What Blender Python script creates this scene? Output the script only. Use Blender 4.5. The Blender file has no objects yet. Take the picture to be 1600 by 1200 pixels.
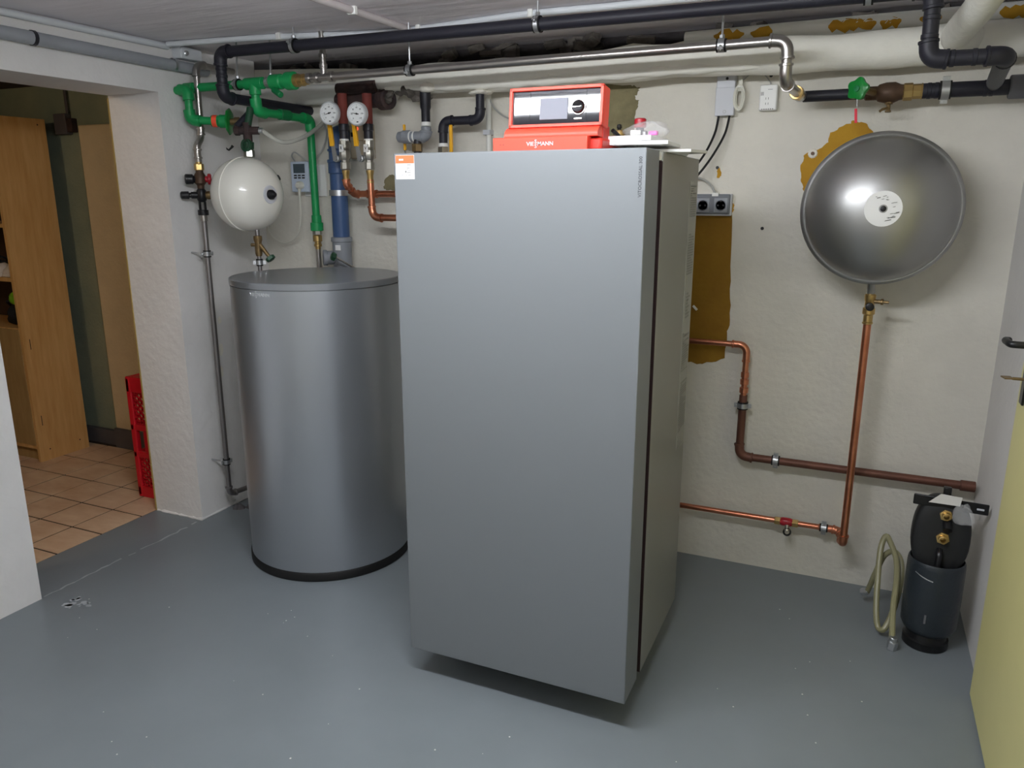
import bpy, bmesh, math, random
from mathutils import Vector, Matrix, Quaternion
random.seed(7)
V = Vector
PI = math.pi

# ------------------------------------------------------------------ camera
FPX = 1201.35
YAW, PIT, CAMH = math.radians(24.033), math.radians(13.864), 1.42
scene = bpy.context.scene
COL = scene.collection
cam_data = bpy.data.cameras.new('camera')
cam_data.sensor_width = 36.0
cam_data.lens = FPX / 1600 * 36.0
cam_data.clip_start = 0.02
cam = bpy.data.objects.new('camera', cam_data)
cam.location = (0, 0, CAMH)
cam.rotation_euler = (PI / 2 - PIT, 0, YAW)
COL.objects.link(cam)
scene.camera = cam

# ------------------------------------------------------------------ world, view
world = bpy.data.worlds.new('world')
scene.world = world
world.use_nodes = True
world.node_tree.nodes['Background'].inputs[0].default_value = (0.5, 0.55, 0.6, 1)
world.node_tree.nodes['Background'].inputs[1].default_value = 0.02
scene.view_settings.view_transform = 'Standard'
scene.view_settings.look = 'None'
scene.view_settings.exposure = 0.0
scene.view_settings.gamma = 1.0
scene.view_settings.use_curve_mapping = False
LAMP_POWER = 87.0            # emission strength of the luminaire's diffuser
LAMP_X, LAMP_Y = -0.75, 1.02

# ------------------------------------------------------------------ survey helper
_sy, _cy, _sp, _cp = math.sin(YAW), math.cos(YAW), math.sin(PIT), math.cos(PIT)
FW = V((-_sy * _cp, _cy * _cp, -_sp)); RT = V((_cy, _sy, 0)); UP = RT.cross(FW)
CC = V((0, 0, CAMH))


def A(x, y, X=None, Y=None, Z=None):
    """surveyed photo point on a known plane of the room -> world point"""
    d = FW + RT * ((x - 800) / FPX) - UP * ((y - 600) / FPX)
    if X is not None:
        t = (X - CC.x) / d.x
    elif Y is not None:
        t = (Y - CC.y) / d.y
    else:
        t = (Z - CC.z) / d.z
    return CC + d * t


# room planes
XL, XR, YB, ZC, YF = -2.575, 0.447, 2.916, 2.0, -0.6


# ------------------------------------------------------------------ materials
def lin(c):
    return tuple((v / 255 / 12.92) if v / 255 <= 0.04045 else ((v / 255 + 0.055) / 1.055) ** 2.4 for v in c) + (1,)


MATS = {}


def mat(name, rgb, rough=0.5, metal=0.0, var=0.0, vscale=8.0, bump=0.0, bscale=60.0, rgb2=None, coat=0.0,
        stretch=None, trans=0.0, alpha=1.0, emit=0.0, detail=4.0, rvar=0.0, spec=0.5, ior=1.45):
    m = bpy.data.materials.new(name)
    m.use_nodes = True
    nt = m.node_tree
    b = nt.nodes['Principled BSDF']
    col = lin(rgb)
    b.inputs['Base Color'].default_value = col
    b.inputs['Roughness'].default_value = rough
    b.inputs['Metallic'].default_value = metal
    b.inputs['Coat Weight'].default_value = coat
    b.inputs['Coat Roughness'].default_value = 0.05
    b.inputs['Transmission Weight'].default_value = trans
    b.inputs['IOR'].default_value = ior
    b.inputs['Alpha'].default_value = alpha
    b.inputs['Specular IOR Level'].default_value = spec
    if emit:
        b.inputs['Emission Color'].default_value = col
        b.inputs['Emission Strength'].default_value = emit
    tc = nt.nodes.new('ShaderNodeTexCoord')
    mp = nt.nodes.new('ShaderNodeMapping')
    geo = nt.nodes.new('ShaderNodeNewGeometry')
    nt.links.new(geo.outputs['Position'], mp.inputs['Vector'])
    if stretch:
        mp.inputs['Scale'].default_value = stretch
    if var > 0 or rgb2:
        n = nt.nodes.new('ShaderNodeTexNoise')
        n.inputs['Scale'].default_value = vscale
        n.inputs['Detail'].default_value = detail
        n.inputs['Roughness'].default_value = 0.6
        nt.links.new(mp.outputs[0], n.inputs['Vector'])
        r = nt.nodes.new('ShaderNodeValToRGB')
        r.color_ramp.elements[0].position = 0.3
        r.color_ramp.elements[1].position = 0.7
        c2 = lin(rgb2) if rgb2 else tuple(min(1, v * (1 + var)) for v in col[:3]) + (1,)
        c1 = col if rgb2 else tuple(v * (1 - var) for v in col[:3]) + (1,)
        r.color_ramp.elements[0].color = c1
        r.color_ramp.elements[1].color = c2
        nt.links.new(n.outputs['Fac'], r.inputs['Fac'])
        nt.links.new(r.outputs['Color'], b.inputs['Base Color'])
        if rvar > 0:
            mr = nt.nodes.new('ShaderNodeMapRange')
            mr.inputs['To Min'].default_value = rough - rvar
            mr.inputs['To Max'].default_value = rough + rvar
            nt.links.new(n.outputs['Fac'], mr.inputs['Value'])
            nt.links.new(mr.outputs[0], b.inputs['Roughness'])
    if bump > 0:
        n2 = nt.nodes.new('ShaderNodeTexNoise')
        n2.inputs['Scale'].default_value = bscale
        n2.inputs['Detail'].default_value = 5
        nt.links.new(mp.outputs[0], n2.inputs['Vector'])
        bp = nt.nodes.new('ShaderNodeBump')
        bp.inputs['Strength'].default_value = bump
        bp.inputs['Distance'].default_value = 0.01
        nt.links.new(n2.outputs['Fac'], bp.inputs['Height'])
        nt.links.new(bp.outputs[0], b.inputs['Normal'])
    MATS[name] = m
    return m


mat('plaster', (222, 218, 207), 0.85, var=0.05, vscale=5, bump=0.35, bscale=45)
mat('plaster_left', (232, 230, 228), 0.85, var=0.04, vscale=4, bump=0.4, bscale=28)
mat('plaster_right', (222, 219, 216), 0.8, var=0.04, vscale=4, bump=0.25, bscale=40)
mat('ceiling_paint', (240, 235, 240), 0.8, var=0.04, vscale=3, bump=0.6, bscale=5, stretch=(0.5, 2.6, 1))
mat('floor_paint', (124, 131, 135), 0.38, var=0.06, vscale=2.5, bump=0.05, bscale=14, rvar=0.08)
mat('worn_paint', (176, 180, 184), 0.6, var=0.1, vscale=40)
mat('speck', (215, 215, 210), 0.7)
mat('dark_masonry', (52, 48, 48), 0.95, var=0.5, vscale=9, bump=1.0, bscale=22)  # dark mottled colour of the masonry behind the broken wall top
mat('rubble', (120, 114, 106), 0.95, rgb2=(70, 64, 60), vscale=10, bump=1.0, bscale=30)
mat('ochre', (196, 150, 40), 0.8, var=0.1, vscale=9, bump=0.25, bscale=45, rgb2=(176, 128, 30))
mat('ochre_dark', (150, 112, 22), 0.8, rgb2=(132, 94, 16), vscale=6, bump=0.2, bscale=45)
mat('olive', (146, 138, 104), 0.9, rgb2=(118, 110, 82), vscale=12, bump=0.5, bscale=30)
mat('tile', (226, 198, 166), 0.45, rgb2=(202, 164, 130), vscale=5, bump=0.12, bscale=20, stretch=(1, 2, 1))
mat('grout', (66, 54, 44), 0.95)
mat('green_wall', (158, 162, 136), 0.9, rgb2=(132, 144, 126), vscale=3, bump=0.3)
mat('beige_wall', (216, 198, 160), 0.9, var=0.05, bump=0.2)
mat('plinth_grey', (92, 88, 90), 0.8, var=0.1)
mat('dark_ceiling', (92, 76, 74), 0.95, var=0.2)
mat('oak', (222, 180, 118), 0.5, rgb2=(204, 156, 92), vscale=7, stretch=(6, 6, 0.6), bump=0.06, bscale=30)
mat('oak_shaded', (178, 150, 100), 0.6, rgb2=(160, 130, 82), vscale=7, stretch=(6, 6, 0.8))  # darker oak copy, shade on the unit's front put into the colour
mat('dark_brown', (62, 46, 36), 0.7)
mat('trim_tan', (176, 150, 90), 0.7, var=0.1)
mat('door_yellow', (224, 216, 150), 0.45, var=0.03, vscale=3)
mat('black_plastic', (24, 24, 27), 0.4)
mat('black_metal', (30, 30, 32), 0.3, metal=0.3)
mat('boiler', (124, 128, 131), 0.42, metal=0.3, coat=0.0)
mat('boiler_side', (138, 138, 132), 0.4, metal=0.25)
mat('boiler_gap', (40, 20, 20), 0.8)
mat('tank', (174, 179, 185), 0.34, metal=0.78)
mat('tank_lid', (156, 160, 165), 0.3, metal=0.65)
mat('rubber', (14, 14, 15), 0.6)
mat('logo_silver', (205, 208, 210), 0.3, metal=0.6)
mat('ink', (48, 50, 54), 0.6)
mat('ink_light', (118, 118, 114), 0.6)
mat('red_plastic', (238, 78, 58), 0.42)
mat('red_dark', (206, 54, 42), 0.45)
mat('gloss_black', (12, 12, 18), 0.06, coat=1.0)
mat('gloss_panel', (16, 16, 24), 0.03, coat=1.0)
mat('lcd', (128, 130, 140), 0.45, spec=0.2)
mat('lcd_dark', (70, 84, 92), 0.2)
mat('paper', (240, 240, 240), 0.8)
mat('paper_grey', (206, 204, 198), 0.75)
mat('sticker_orange', (246, 112, 70), 0.5)
mat('film', (196, 196, 190), 0.3, alpha=0.5)
mat('bag', (244, 244, 246), 0.12, alpha=0.2, bump=1.0, bscale=40)
mat('pink', (226, 120, 190), 0.5)
mat('brass', (196, 166, 108), 0.3, metal=0.9, var=0.1, vscale=30)
mat('old_brass', (132, 110, 76), 0.45, metal=0.7, var=0.25, vscale=30)
mat('bronze', (88, 68, 54), 0.5, metal=0.5, var=0.2, vscale=25)
mat('nickel', (190, 188, 180), 0.28, metal=0.95)
mat('steel', (172, 168, 164), 0.28, metal=0.95, var=0.06, vscale=20)
mat('steel_dull', (150, 146, 146), 0.38, metal=0.9)
mat('zinc', (190, 192, 194), 0.35, metal=0.9)
mat('copper', (214, 144, 112), 0.3, metal=0.92, rgb2=(188, 116, 88), vscale=14)
mat('copper_old', (118, 78, 64), 0.5, metal=0.4, rgb2=(98, 64, 52), vscale=14)
mat('ppr_green', (26, 152, 84), 0.4, var=0.05)
mat('ppr_dark', (16, 118, 66), 0.45)
mat('wheel_green', (20, 128, 52), 0.3)
mat('bottle_green', (32, 70, 48), 0.4, var=0.2, vscale=30)
mat('blue_pipe', (62, 88, 130), 0.4, var=0.06)
mat('grey_pvc', (138, 142, 148), 0.5, var=0.04)
mat('insul_black', (34, 34, 44), 0.5, var=0.08, vscale=20)
mat('insul_grey', (110, 110, 114), 0.75)
mat('iron_black', (44, 44, 50), 0.45, metal=0.3, var=0.2, vscale=30)
mat('iron_rust', (74, 54, 50), 0.8, rgb2=(46, 40, 42), vscale=18, bump=0.4, bscale=70)
mat('red_oxide', (134, 62, 50), 0.75, rgb2=(108, 48, 44), vscale=16)
mat('wrap_white', (236, 234, 224), 0.8, var=0.05, vscale=9, bump=0.5, bscale=18)
mat('white_paint', (232, 232, 226), 0.6, var=0.03)
mat('conduit_white', (216, 220, 224), 0.45)
mat('conduit_grey', (156, 160, 166), 0.55, var=0.05)
mat('conduit_paint', (208, 200, 200), 0.7, var=0.05)
mat('vessel_white', (240, 238, 228), 0.25, coat=0.4)
mat('vessel_grey', (164, 164, 163), 0.38, metal=0.88, coat=0.3)
mat('gauge_rim', (214, 216, 218), 0.3, metal=0.3)
mat('gauge_face', (244, 246, 246), 0.4)
mat('yellow_lever', (240, 178, 34), 0.4)
mat('white_plastic', (236, 236, 232), 0.4)
mat('cream_plastic', (184, 172, 148), 0.5)
mat('timer_blue', (196, 208, 224), 0.45)
mat('grey_plastic', (204, 206, 212), 0.5)
mat('socket_grey', (112, 116, 122), 0.45)
mat('socket_light', (150, 154, 160), 0.4)
mat('red_lamp', (255, 92, 60), 0.4, emit=1.2)
mat('red_knob', (170, 30, 44), 0.35)
mat('red_crate', (206, 26, 40), 0.38)
mat('red_tag', (220, 50, 70), 0.4)
mat('cable_grey', (176, 176, 172), 0.5)
mat('cable_white', (222, 220, 208), 0.5)
mat('hose_clear', (214, 214, 204), 0.25, alpha=0.7)
mat('hose_olive', (150, 146, 112), 0.35, alpha=0.95)
mat('bottle_dark', (40, 47, 54), 0.42, coat=0.2, bump=0.12, bscale=80)
mat('oval_black', (30, 31, 33), 0.55)
mat('lime', (128, 190, 40), 0.6)
mat('black_cloth', (26, 28, 32), 0.9)
mat('shoe_white', (226, 218, 208), 0.7)
mat('tube_light', (246, 250, 255), 0.5, emit=LAMP_POWER)
mat('fill_globe_light', (255, 226, 190), 0.5, emit=88)  # glow of the added fill globe
mat('plaster_blob', (238, 234, 222), 0.9, var=0.06, bump=0.6, bscale=40)
mat('orange_tag', (255, 90, 60), 0.5)
mat('tape_white', (236, 236, 232), 0.5)


# ------------------------------------------------------------------ mesh builder
class MB:
    def __init__(s):
        s.v = []; s.f = []

    def add(s, vs, fs):
        o = len(s.v)
        s.v += [V(p) for p in vs]
        s.f += [tuple(i + o for i in f) for f in fs]
        return s

    def box(s, lo, hi):
        x0, y0, z0 = lo; x1, y1, z1 = hi
        return s.add([(x0, y0, z0), (x1, y0, z0), (x1, y1, z0), (x0, y1, z0), (x0, y0, z1), (x1, y0, z1), (x1, y1, z1), (x0, y1, z1)],
                     [(0, 3, 2, 1), (4, 5, 6, 7), (0, 1, 5, 4), (1, 2, 6, 5), (2, 3, 7, 6), (3, 0, 4, 7)])

    def obox(s, c, ax, ay, az, sx, sy, sz):
        c = V(c); ax, ay, az = V(ax).normalized() * sx / 2, V(ay).normalized() * sy / 2, V(az).normalized() * sz / 2
        p = [c + ax * i + ay * j + az * k for k in (-1, 1) for (i, j) in ((-1, -1), (1, -1), (1, 1), (-1, 1))]
        return s.add(p, [(0, 3, 2, 1), (4, 5, 6, 7), (0, 1, 5, 4), (1, 2, 6, 5), (2, 3, 7, 6), (3, 0, 4, 7)])

    def lathe(s, o, axis, prof, n=24, up=None, cap=True):
        """prof: list of (t along axis, radius)"""
        o = V(o); a = V(axis).normalized()
        e1 = a.orthogonal().normalized() if up is None else (V(up) - a * V(up).dot(a)).normalized()
        e2 = a.cross(e1)
        vs, fs = [], []
        for t, r in prof:
            for i in range(n):
                th = 2 * PI * i / n
                vs.append(o + a * t + (e1 * math.cos(th) + e2 * math.sin(th)) * max(r, 1e-5))
        for k in range(len(prof) - 1):
            for i in range(n):
                j = (i + 1) % n
                fs.append((k * n + i, k * n + j, (k + 1) * n + j, (k + 1) * n + i))
        if cap:
            fs.append(tuple(range(n - 1, -1, -1)))
            fs.append(tuple((len(prof) - 1) * n + i for i in range(n)))
        return s.add(vs, fs)

    def cyl(s, p0, p1, r, r1=None, n=20, ch=0.0):
        p0, p1 = V(p0), V(p1); L = (p1 - p0).length; r1 = r if r1 is None else r1
        prof = [(0, r), (L, r1)] if not ch else [(0, r - ch), (ch, r), (L - ch, r1), (L, r1 - ch)]
        return s.lathe(p0, p1 - p0, prof, n)

    def tube(s, pts, r, n=12, rr=None):
        pts = [V(p) for p in pts]
        m = len(pts)
        t0 = (pts[1] - pts[0]).normalized()
        e = t0.orthogonal().normalized()
        vs, fs = [], []
        prev = t0
        for i, p in enumerate(pts):
            t = (pts[min(i + 1, m - 1)] - pts[max(i - 1, 0)]).normalized()
            q = prev.rotation_difference(t)
            e = q @ e
            e = (e - t * e.dot(t)).normalized()
            prev = t
            b = t.cross(e)
            ri = rr[i] if rr else r
            for k in range(n):
                th = 2 * PI * k / n
                vs.append(p + (e * math.cos(th) + b * math.sin(th)) * ri)
        for i in range(m - 1):
            for k in range(n):
                j = (k + 1) % n
                fs.append((i * n + k, i * n + j, (i + 1) * n + j, (i + 1) * n + k))
        fs.append(tuple(range(n - 1, -1, -1)))
        fs.append(tuple((m - 1) * n + k for k in range(n)))
        return s.add(vs, fs)

    def prism(s, poly, d, thick):
        """poly: list of world points (planar), extruded along vector d*thick"""
        d = V(d).normalized() * thick
        n = len(poly)
        vs = [V(p) for p in poly] + [V(p) + d for p in poly]
        fs = [tuple(range(n - 1, -1, -1)), tuple(range(n, 2 * n))]
        for i in range(n):
            j = (i + 1) % n
            fs.append((i, j, n + j, n + i))
        return s.add(vs, fs)

    def torus(s, c, axis, R, r, n=32, m=10):
        c = V(c); a = V(axis).normalized(); e1 = a.orthogonal().normalized(); e2 = a.cross(e1)
        vs, fs = [], []
        for i in range(n):
            th = 2 * PI * i / n
            d = e1 * math.cos(th) + e2 * math.sin(th)
            for k in range(m):
                ph = 2 * PI * k / m
                vs.append(c + d * (R + r * math.cos(ph)) + a * r * math.sin(ph))
        for i in range(n):
            for k in range(m):
                i2, k2 = (i + 1) % n, (k + 1) % m
                fs.append((i * m + k, i2 * m + k, i2 * m + k2, i * m + k2))
        return s.add(vs, fs)

    def build(s, name, material, parent=None, bevel=0.0, seg=2, angle=35, origin=None):
        me = bpy.data.meshes.new(name)
        if parent is not None:
            off = parent['_o'] if '_o' in parent else (0, 0, 0)
            off = V(off)
        else:
            if origin is None:
                n = len(s.v)
                xs = [p.x for p in s.v]; ys = [p.y for p in s.v]; zs = [p.z for p in s.v]
                origin = ((min(xs) + max(xs)) / 2, (min(ys) + max(ys)) / 2, min(zs))
            off = V(origin)
        me.from_pydata([tuple(p - off) for p in s.v], [], s.f)
        me.validate()
        bm = bmesh.new(); bm.from_mesh(me)
        bmesh.ops.recalc_face_normals(bm, faces=bm.faces)
        bm.to_mesh(me); bm.free()
        me.polygons.foreach_set('use_smooth', [True] * len(me.polygons))
        me.set_sharp_from_angle(angle=math.radians(angle))
        me.materials.append(MATS[material] if isinstance(material, str) else material)
        o = bpy.data.objects.new(name, me)
        COL.objects.link(o)
        o['_o'] = tuple(off)
        if parent is not None:
            o.parent = parent
        else:
            o.location = off
        if bevel:
            md = o.modifiers.new('bevel', 'BEVEL')
            md.width = bevel; md.segments = seg; md.limit_method = 'ANGLE'; md.angle_limit = math.radians(40)
            md.harden_normals = False
        return o


def thing(name, label, cat, loc, group=None):
    o = bpy.data.objects.new(name, None)
    o.empty_display_size = 0.05
    COL.objects.link(o)
    o.location = loc
    o['_o'] = tuple(loc)
    o['label'] = label; o['category'] = cat
    if group:
        o['group'] = group
    return o


def tag(o, label, cat, group=None):
    o['label'] = label; o['category'] = cat
    if group:
        o['group'] = group
    return o


def struct(o, label=None):
    o['kind'] = 'structure'
    if label:
        o['label'] = label
    return o


def fillet(pts, R, n=8):
    """returns list of straight segments and arcs of a rounded polyline"""
    pts = [V(p) for p in pts]
    straights, arcs = [], []
    cur = pts[0]
    for i in range(1, len(pts) - 1):
        a = (pts[i - 1] - pts[i]).normalized(); b = (pts[i + 1] - pts[i]).normalized()
        ang = a.angle(b)
        if ang > PI - 0.02:
            continue
        r = R
        cut = r / math.tan(ang / 2)
        lim = 0.48 * min((pts[i - 1] - pts[i]).length, (pts[i + 1] - pts[i]).length)
        if cut > lim:
            cut = lim; r = cut * math.tan(ang / 2)
        p0, p1 = pts[i] + a * cut, pts[i] + b * cut
        c = pts[i] + (a + b).normalized() * (r / math.sin(ang / 2))
        u0, u1 = p0 - c, p1 - c
        ax = u0.cross(u1).normalized(); tot = u0.angle(u1)
        arc = [c + Quaternion(ax, tot * k / n) @ u0 for k in range(n + 1)]
        straights.append((cur, p0)); arcs.append(arc); cur = p1
    straights.append((cur, pts[-1]))
    return straights, arcs


def smooth(pts, k=6):
    """Catmull-Rom through the points"""
    pts = [V(p) for p in pts]
    q = [pts[0] * 2 - pts[1]] + pts + [pts[-1] * 2 - pts[-2]]
    out = []
    for i in range(1, len(q) - 2):
        for j in range(k):
            t = j / k
            a, b, c, d = q[i - 1], q[i], q[i + 1], q[i + 2]
            out.append(0.5 * ((2 * b) + (c - a) * t + (2 * a - 5 * b + 4 * c - d) * t * t + (-a + 3 * b - 3 * c + d) * t ** 3))
    out.append(pts[-1])
    return out


def run(parent, pts, r, m, bend=0.04, er=None, em=None, ext=0.018, collar=0.0, n=16):
    """straight pipes joined by elbows, each a part of the run"""
    st, ar = fillet(pts, bend)
    er = er or r * 1.18
    for a, b in st:
        if (b - a).length > 0.004:
            MB().cyl(a, b, r, n=n).build('pipe', m, parent)
    for arc in ar:
        d0 = (arc[0] - arc[1]).normalized(); d1 = (arc[-1] - arc[-2]).normalized()
        path = [arc[0] + d0 * ext] + arc + [arc[-1] + d1 * ext]
        mb = MB().tube(path, er, n)
        if collar:
            for p, d in ((path[0], d0), (path[-1], d1)):
                mb.lathe(p - d * 0.008, d, [(0, er), (0.001, er + collar), (0.007, er + collar), (0.008, er)], n)
        mb.build('elbow', em or m, parent)


def ring(parent, name, p, axis, r, L, m, n=20, ch=0.0015):
    axis = V(axis).normalized()
    p = V(p) - axis * L / 2
    return MB().lathe(p, axis, [(0, r - ch), (ch, r), (L - ch, r), (L, r - ch)], n).build(name, m, parent)


def nut(parent, name, p, axis, r, L, m):
    axis = V(axis).normalized()
    return MB().lathe(V(p) - axis * L / 2, axis, [(0, r * .92), (L * .1, r), (L * .9, r), (L, r * .92)], 6).build(name, m, parent, angle=20)


def clamp(parent, p, axis, r, to=None, lug=None, m='zinc', w=0.018):
    """pipe clip: rubber lined band, two lugs and a threaded rod to the wall or ceiling"""
    p = V(p); axis = V(axis).normalized()
    MB().lathe(p - axis * (w / 2 + .005), axis, [(0, r), (0, r + .0042), (w + .010, r + .0042), (w + .010, r)], 24, cap=False).build('clamp_rubber', 'rubber', parent)
    mb = MB().lathe(p - axis * w / 2, axis, [(0, r + .002), (0, r + .005), (w, r + .005), (w, r + .002)], 24, cap=False)
    lug = V(lug) if lug is not None else axis.orthogonal()
    lug = (lug - axis * lug.dot(axis)).normalized()
    side = axis.cross(lug)
    for sgn in (1, -1):
        mb.obox(p + lug * sgn * (r + .009), axis, lug, side, w * .9, .014, .007)
        mb.lathe(p + lug * sgn * (r + .010) - side * .008, side, [(0, .0035), (.016, .0035)], 8)
    c = mb.build('pipe_clamp', m, parent)
    if to is not None:
        to = V(to); d = (to - p).normalized()
        MB().cyl(p + d * (r + .004), to, .0035, n=8).build('threaded_rod', m, c)
        nut(c, 'rod_nut', p + d * (r + .010), d, .008, .010, m)
    return c


def text_mesh(txt, size, depth=0.0008, bold=0.0, squash=1.0, align='CENTER'):
    cu = bpy.data.curves.new('lettering', 'FONT')
    cu.body = txt; cu.size = size; cu.extrude = depth; cu.align_x = align; cu.align_y = 'CENTER'
    cu.offset = bold; cu.resolution_u = 2
    ob = bpy.data.objects.new('lettering_tmp', cu)
    COL.objects.link(ob)
    bpy.context.view_layer.update()
    dg = bpy.context.evaluated_depsgraph_get()
    me = bpy.data.meshes.new_from_object(ob.evaluated_get(dg))
    vs = [V((p.co.x * squash, p.co.y, p.co.z)) for p in me.vertices]
    fs = [tuple(p.vertices) for p in me.polygons]
    bpy.data.objects.remove(ob); bpy.data.curves.remove(cu); bpy.data.meshes.remove(me)
    return vs, fs


def place(mb, vf, o, ex, ey):
    ex, ey = V(ex).normalized(), V(ey).normalized(); ez = ex.cross(ey)
    o = V(o)
    return mb.add([o + ex * p.x + ey * p.y + ez * p.z for p in vf[0]], vf[1])


def logo(mb, o, ex, ey, h, wrap=None):
    """company wordmark: letters with the two S stacked in the middle"""
    def put(vf, dx, dy=0):
        vs = [V((p.x + dx, p.y + dy, p.z)) for p in vf[0]]
        if wrap:
            mb.add([wrap(p) for p in vs], vf[1])
        else:
            place(mb, (vs, vf[1]), o, ex, ey)
    put(text_mesh('VIE', h, bold=h * .02, squash=1.12, align='RIGHT'), -h * .34)
    put(text_mesh('S', h * .98, bold=h * .02, squash=1.05), 0, h * .40)
    put(text_mesh('S', h * .98, bold=h * .02, squash=1.05), 0, -h * .40)
    put(text_mesh('MANN', h, bold=h * .02, squash=1.06, align='LEFT'), h * .34)


def bars(mb, o, ex, ey, w, h, rows, seed, fill=0.55, th=0.0004, minw=.06, maxw=.3):
    """rows of tiny print"""
    rnd = random.Random(seed)
    ex, ey = V(ex).normalized(), V(ey).normalized(); ez = ex.cross(ey)
    for i in range(rows):
        y = h * (0.5 - (i + .5) / rows)
        x = -w / 2
        while x < w / 2 * .95:
            L = min(w * rnd.uniform(minw, maxw), w / 2 - x)
            mb.obox(V(o) + ex * (x + L / 2) + ey * y + ez * th / 2, ex, ey, ez, L, h / rows * fill, th)
            x += L + w * .03
            if rnd.random() < .12:
                break


# ================================================================== the room
# floor with threshold
fl = struct(MB().box((XL - .28, YF, -.12), (XR, YB, 0)).build('floor', 'floor_paint', origin=(0, 0, 0)), 'grey painted concrete floor')
# worn seam of the paint at the threshold
mb = MB()
pts = []
ys = [1.615 + i * .03 for i in range(25)]
l = [V((XL - .004 + random.uniform(-.006, .006), y, .0006)) for y in ys]
for i in range(len(ys) - 1):
    if random.random() < .85:
        w = random.uniform(.002, .006)
        mb.add([l[i] + V((-w, 0, 0)), l[i] + V((w, 0, 0)), l[i + 1] + V((w, 0, 0)), l[i + 1] + V((-w, 0, 0))], [(0, 1, 2, 3)])
mb.build('worn_paint_seam', 'worn_paint', fl)
mb = MB()
for k in range(14):
    c = A(118 + random.gauss(0, 14), 943 + random.gauss(0, 5), Z=0.0007)
    n = 8; r = random.uniform(.004, .016)
    mb.add([c + V((math.cos(t * PI / 4) * r * random.uniform(.5, 1.3), math.sin(t * PI / 4) * r * random.uniform(.5, 1.3), 0)) for t in range(n)], [tuple(range(n))])
mb.build('worn_paint_patch', 'worn_paint', fl)
mb = MB()
for k in range(46):
    x, y = random.uniform(80, 1500), random.uniform(930, 1195)
    c = A(x, y, Z=0); r = random.uniform(.0012, .003)
    if -1.2 < c.x < -.35 and c.y > 1.7 or c.x > .4:
        continue
    mb.lathe(c, (0, 0, 1), [(0, r), (.001, r * .6)], 6)
mb.build('paint_specks', 'speck', fl)['kind'] = 'stuff'

# ceiling
ce = struct(MB().box((XL - .28, YF, ZC), (XR + .1, YB + .2, ZC + .1)).build('ceiling', 'ceiling_paint', origin=(0, 0, ZC)), 'low whitewashed concrete ceiling with board marks')

# left wall with doorway
mb = MB()
T = .28
mb.box((XL - T, 2.362, 0), (XL, YB, ZC)); mb.box((XL - T, YF, 0), (XL, 1.602, ZC)); mb.box((XL - T, 1.602, 1.81), (XL, 2.362, ZC))
wl = struct(mb.build('wall_left', 'plaster_left', origin=(XL, 0, 0)), 'white plastered wall with a wide doorway')
fp = [V((XL - T + .01 + i * .018, 2.360, .002)) for i in range(15)] + [V((XL - .002, 2.360, .002))] + [V((XL - .002, 2.36 + .02 * i, .002)) for i in range(1, 28)]
MB().tube(fp, .006, 6, [random.uniform(.002, .011) for _ in fp]).build('plaster_foot', 'plaster_left', wl)
tr = struct(MB().box((XL - T - .004, 2.3585, 0), (XL - T + .002, 2.3625, 1.80)).build('trim_1', 'trim_tan'), 'thin tan edge strip of the doorway')

# back wall: top edge is broken open where the old pipes run
top = [(-2.575, 1.965), (-2.35, 1.955), (-2.15, 1.945), (-1.98, 1.935), (-1.93, 1.915), (-1.84, 1.925), (-1.78, 1.91), (-1.66, 1.922), (-1.5, 1.916),
       (-1.36, 1.93), (-1.22, 1.925), (-1.08, 1.935), (-.96, 1.93), (-.82, 1.95), (-.7, 1.935), (-.6, 1.95), (-.45, 1.955), (-.3, 1.94), (-.1, 1.96), (.12, 1.955), (.3, 1.965), (XR, 1.96)]
mb = MB()
poly = [(XL, YB, 0)] + [(x, YB, z) for x, z in top] + [(XR, YB, 0)]
n = len(top)
vs = []
for x, z in top:
    vs += [V((x, YB, 0)), V((x, YB, z)), V((x, YB + .12, z + .004)), V((x, YB + .12, 0))]
fs = []
for i in range(n - 1):
    a, b = i * 4, i * 4 + 4
    fs += [(a, b, b + 1, a + 1), (a + 1, b + 1, b + 2, a + 2), (a + 2, b + 2, b + 3, a + 3)]
mb.add(vs, fs)
wb = struct(mb.build('wall_back', 'plaster', origin=(0, YB, 0)), 'white plastered back wall behind the boiler')
MB().box((XL, YB + .12, 1.7), (XR, YB + .2, ZC)).build('broken_masonry', 'dark_masonry', wb)
mb = MB()
for k in range(60):        # broken stones and mortar in the gap above the wall
    x = random.uniform(-2.5, .42)
    if -2.0 < x < -1.1 and random.random() < .85:
        continue
    c = V((x, YB + random.uniform(.03, .11), random.uniform(1.945, 1.99)))
    e1 = V((1, random.gauss(0, .3), random.gauss(0, .3))).normalized(); e2 = e1.cross(V((random.gauss(0, .3), random.gauss(0, .3), 1))).normalized(); e3 = e1.cross(e2)
    mb.obox(c, e1, e2, e3, random.uniform(.03, .11), random.uniform(.02, .05), random.uniform(.015, .045))
mb.build('rubble', 'rubble', wb, angle=20)['kind'] = 'stuff'

wr = struct(MB().box((XR, YF, 0), (XR + .15, YB + .2, ZC)).build('wall_right', 'plaster_right', origin=(XR, 0, 0)), 'white wall on the right behind the open door')
wf = struct(MB().box((XL - T, YF - .12, 0), (XR + .15, YF, ZC)).build('wall_front', 'plaster', origin=(0, YF, 0)), 'white wall behind the camera')


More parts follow.
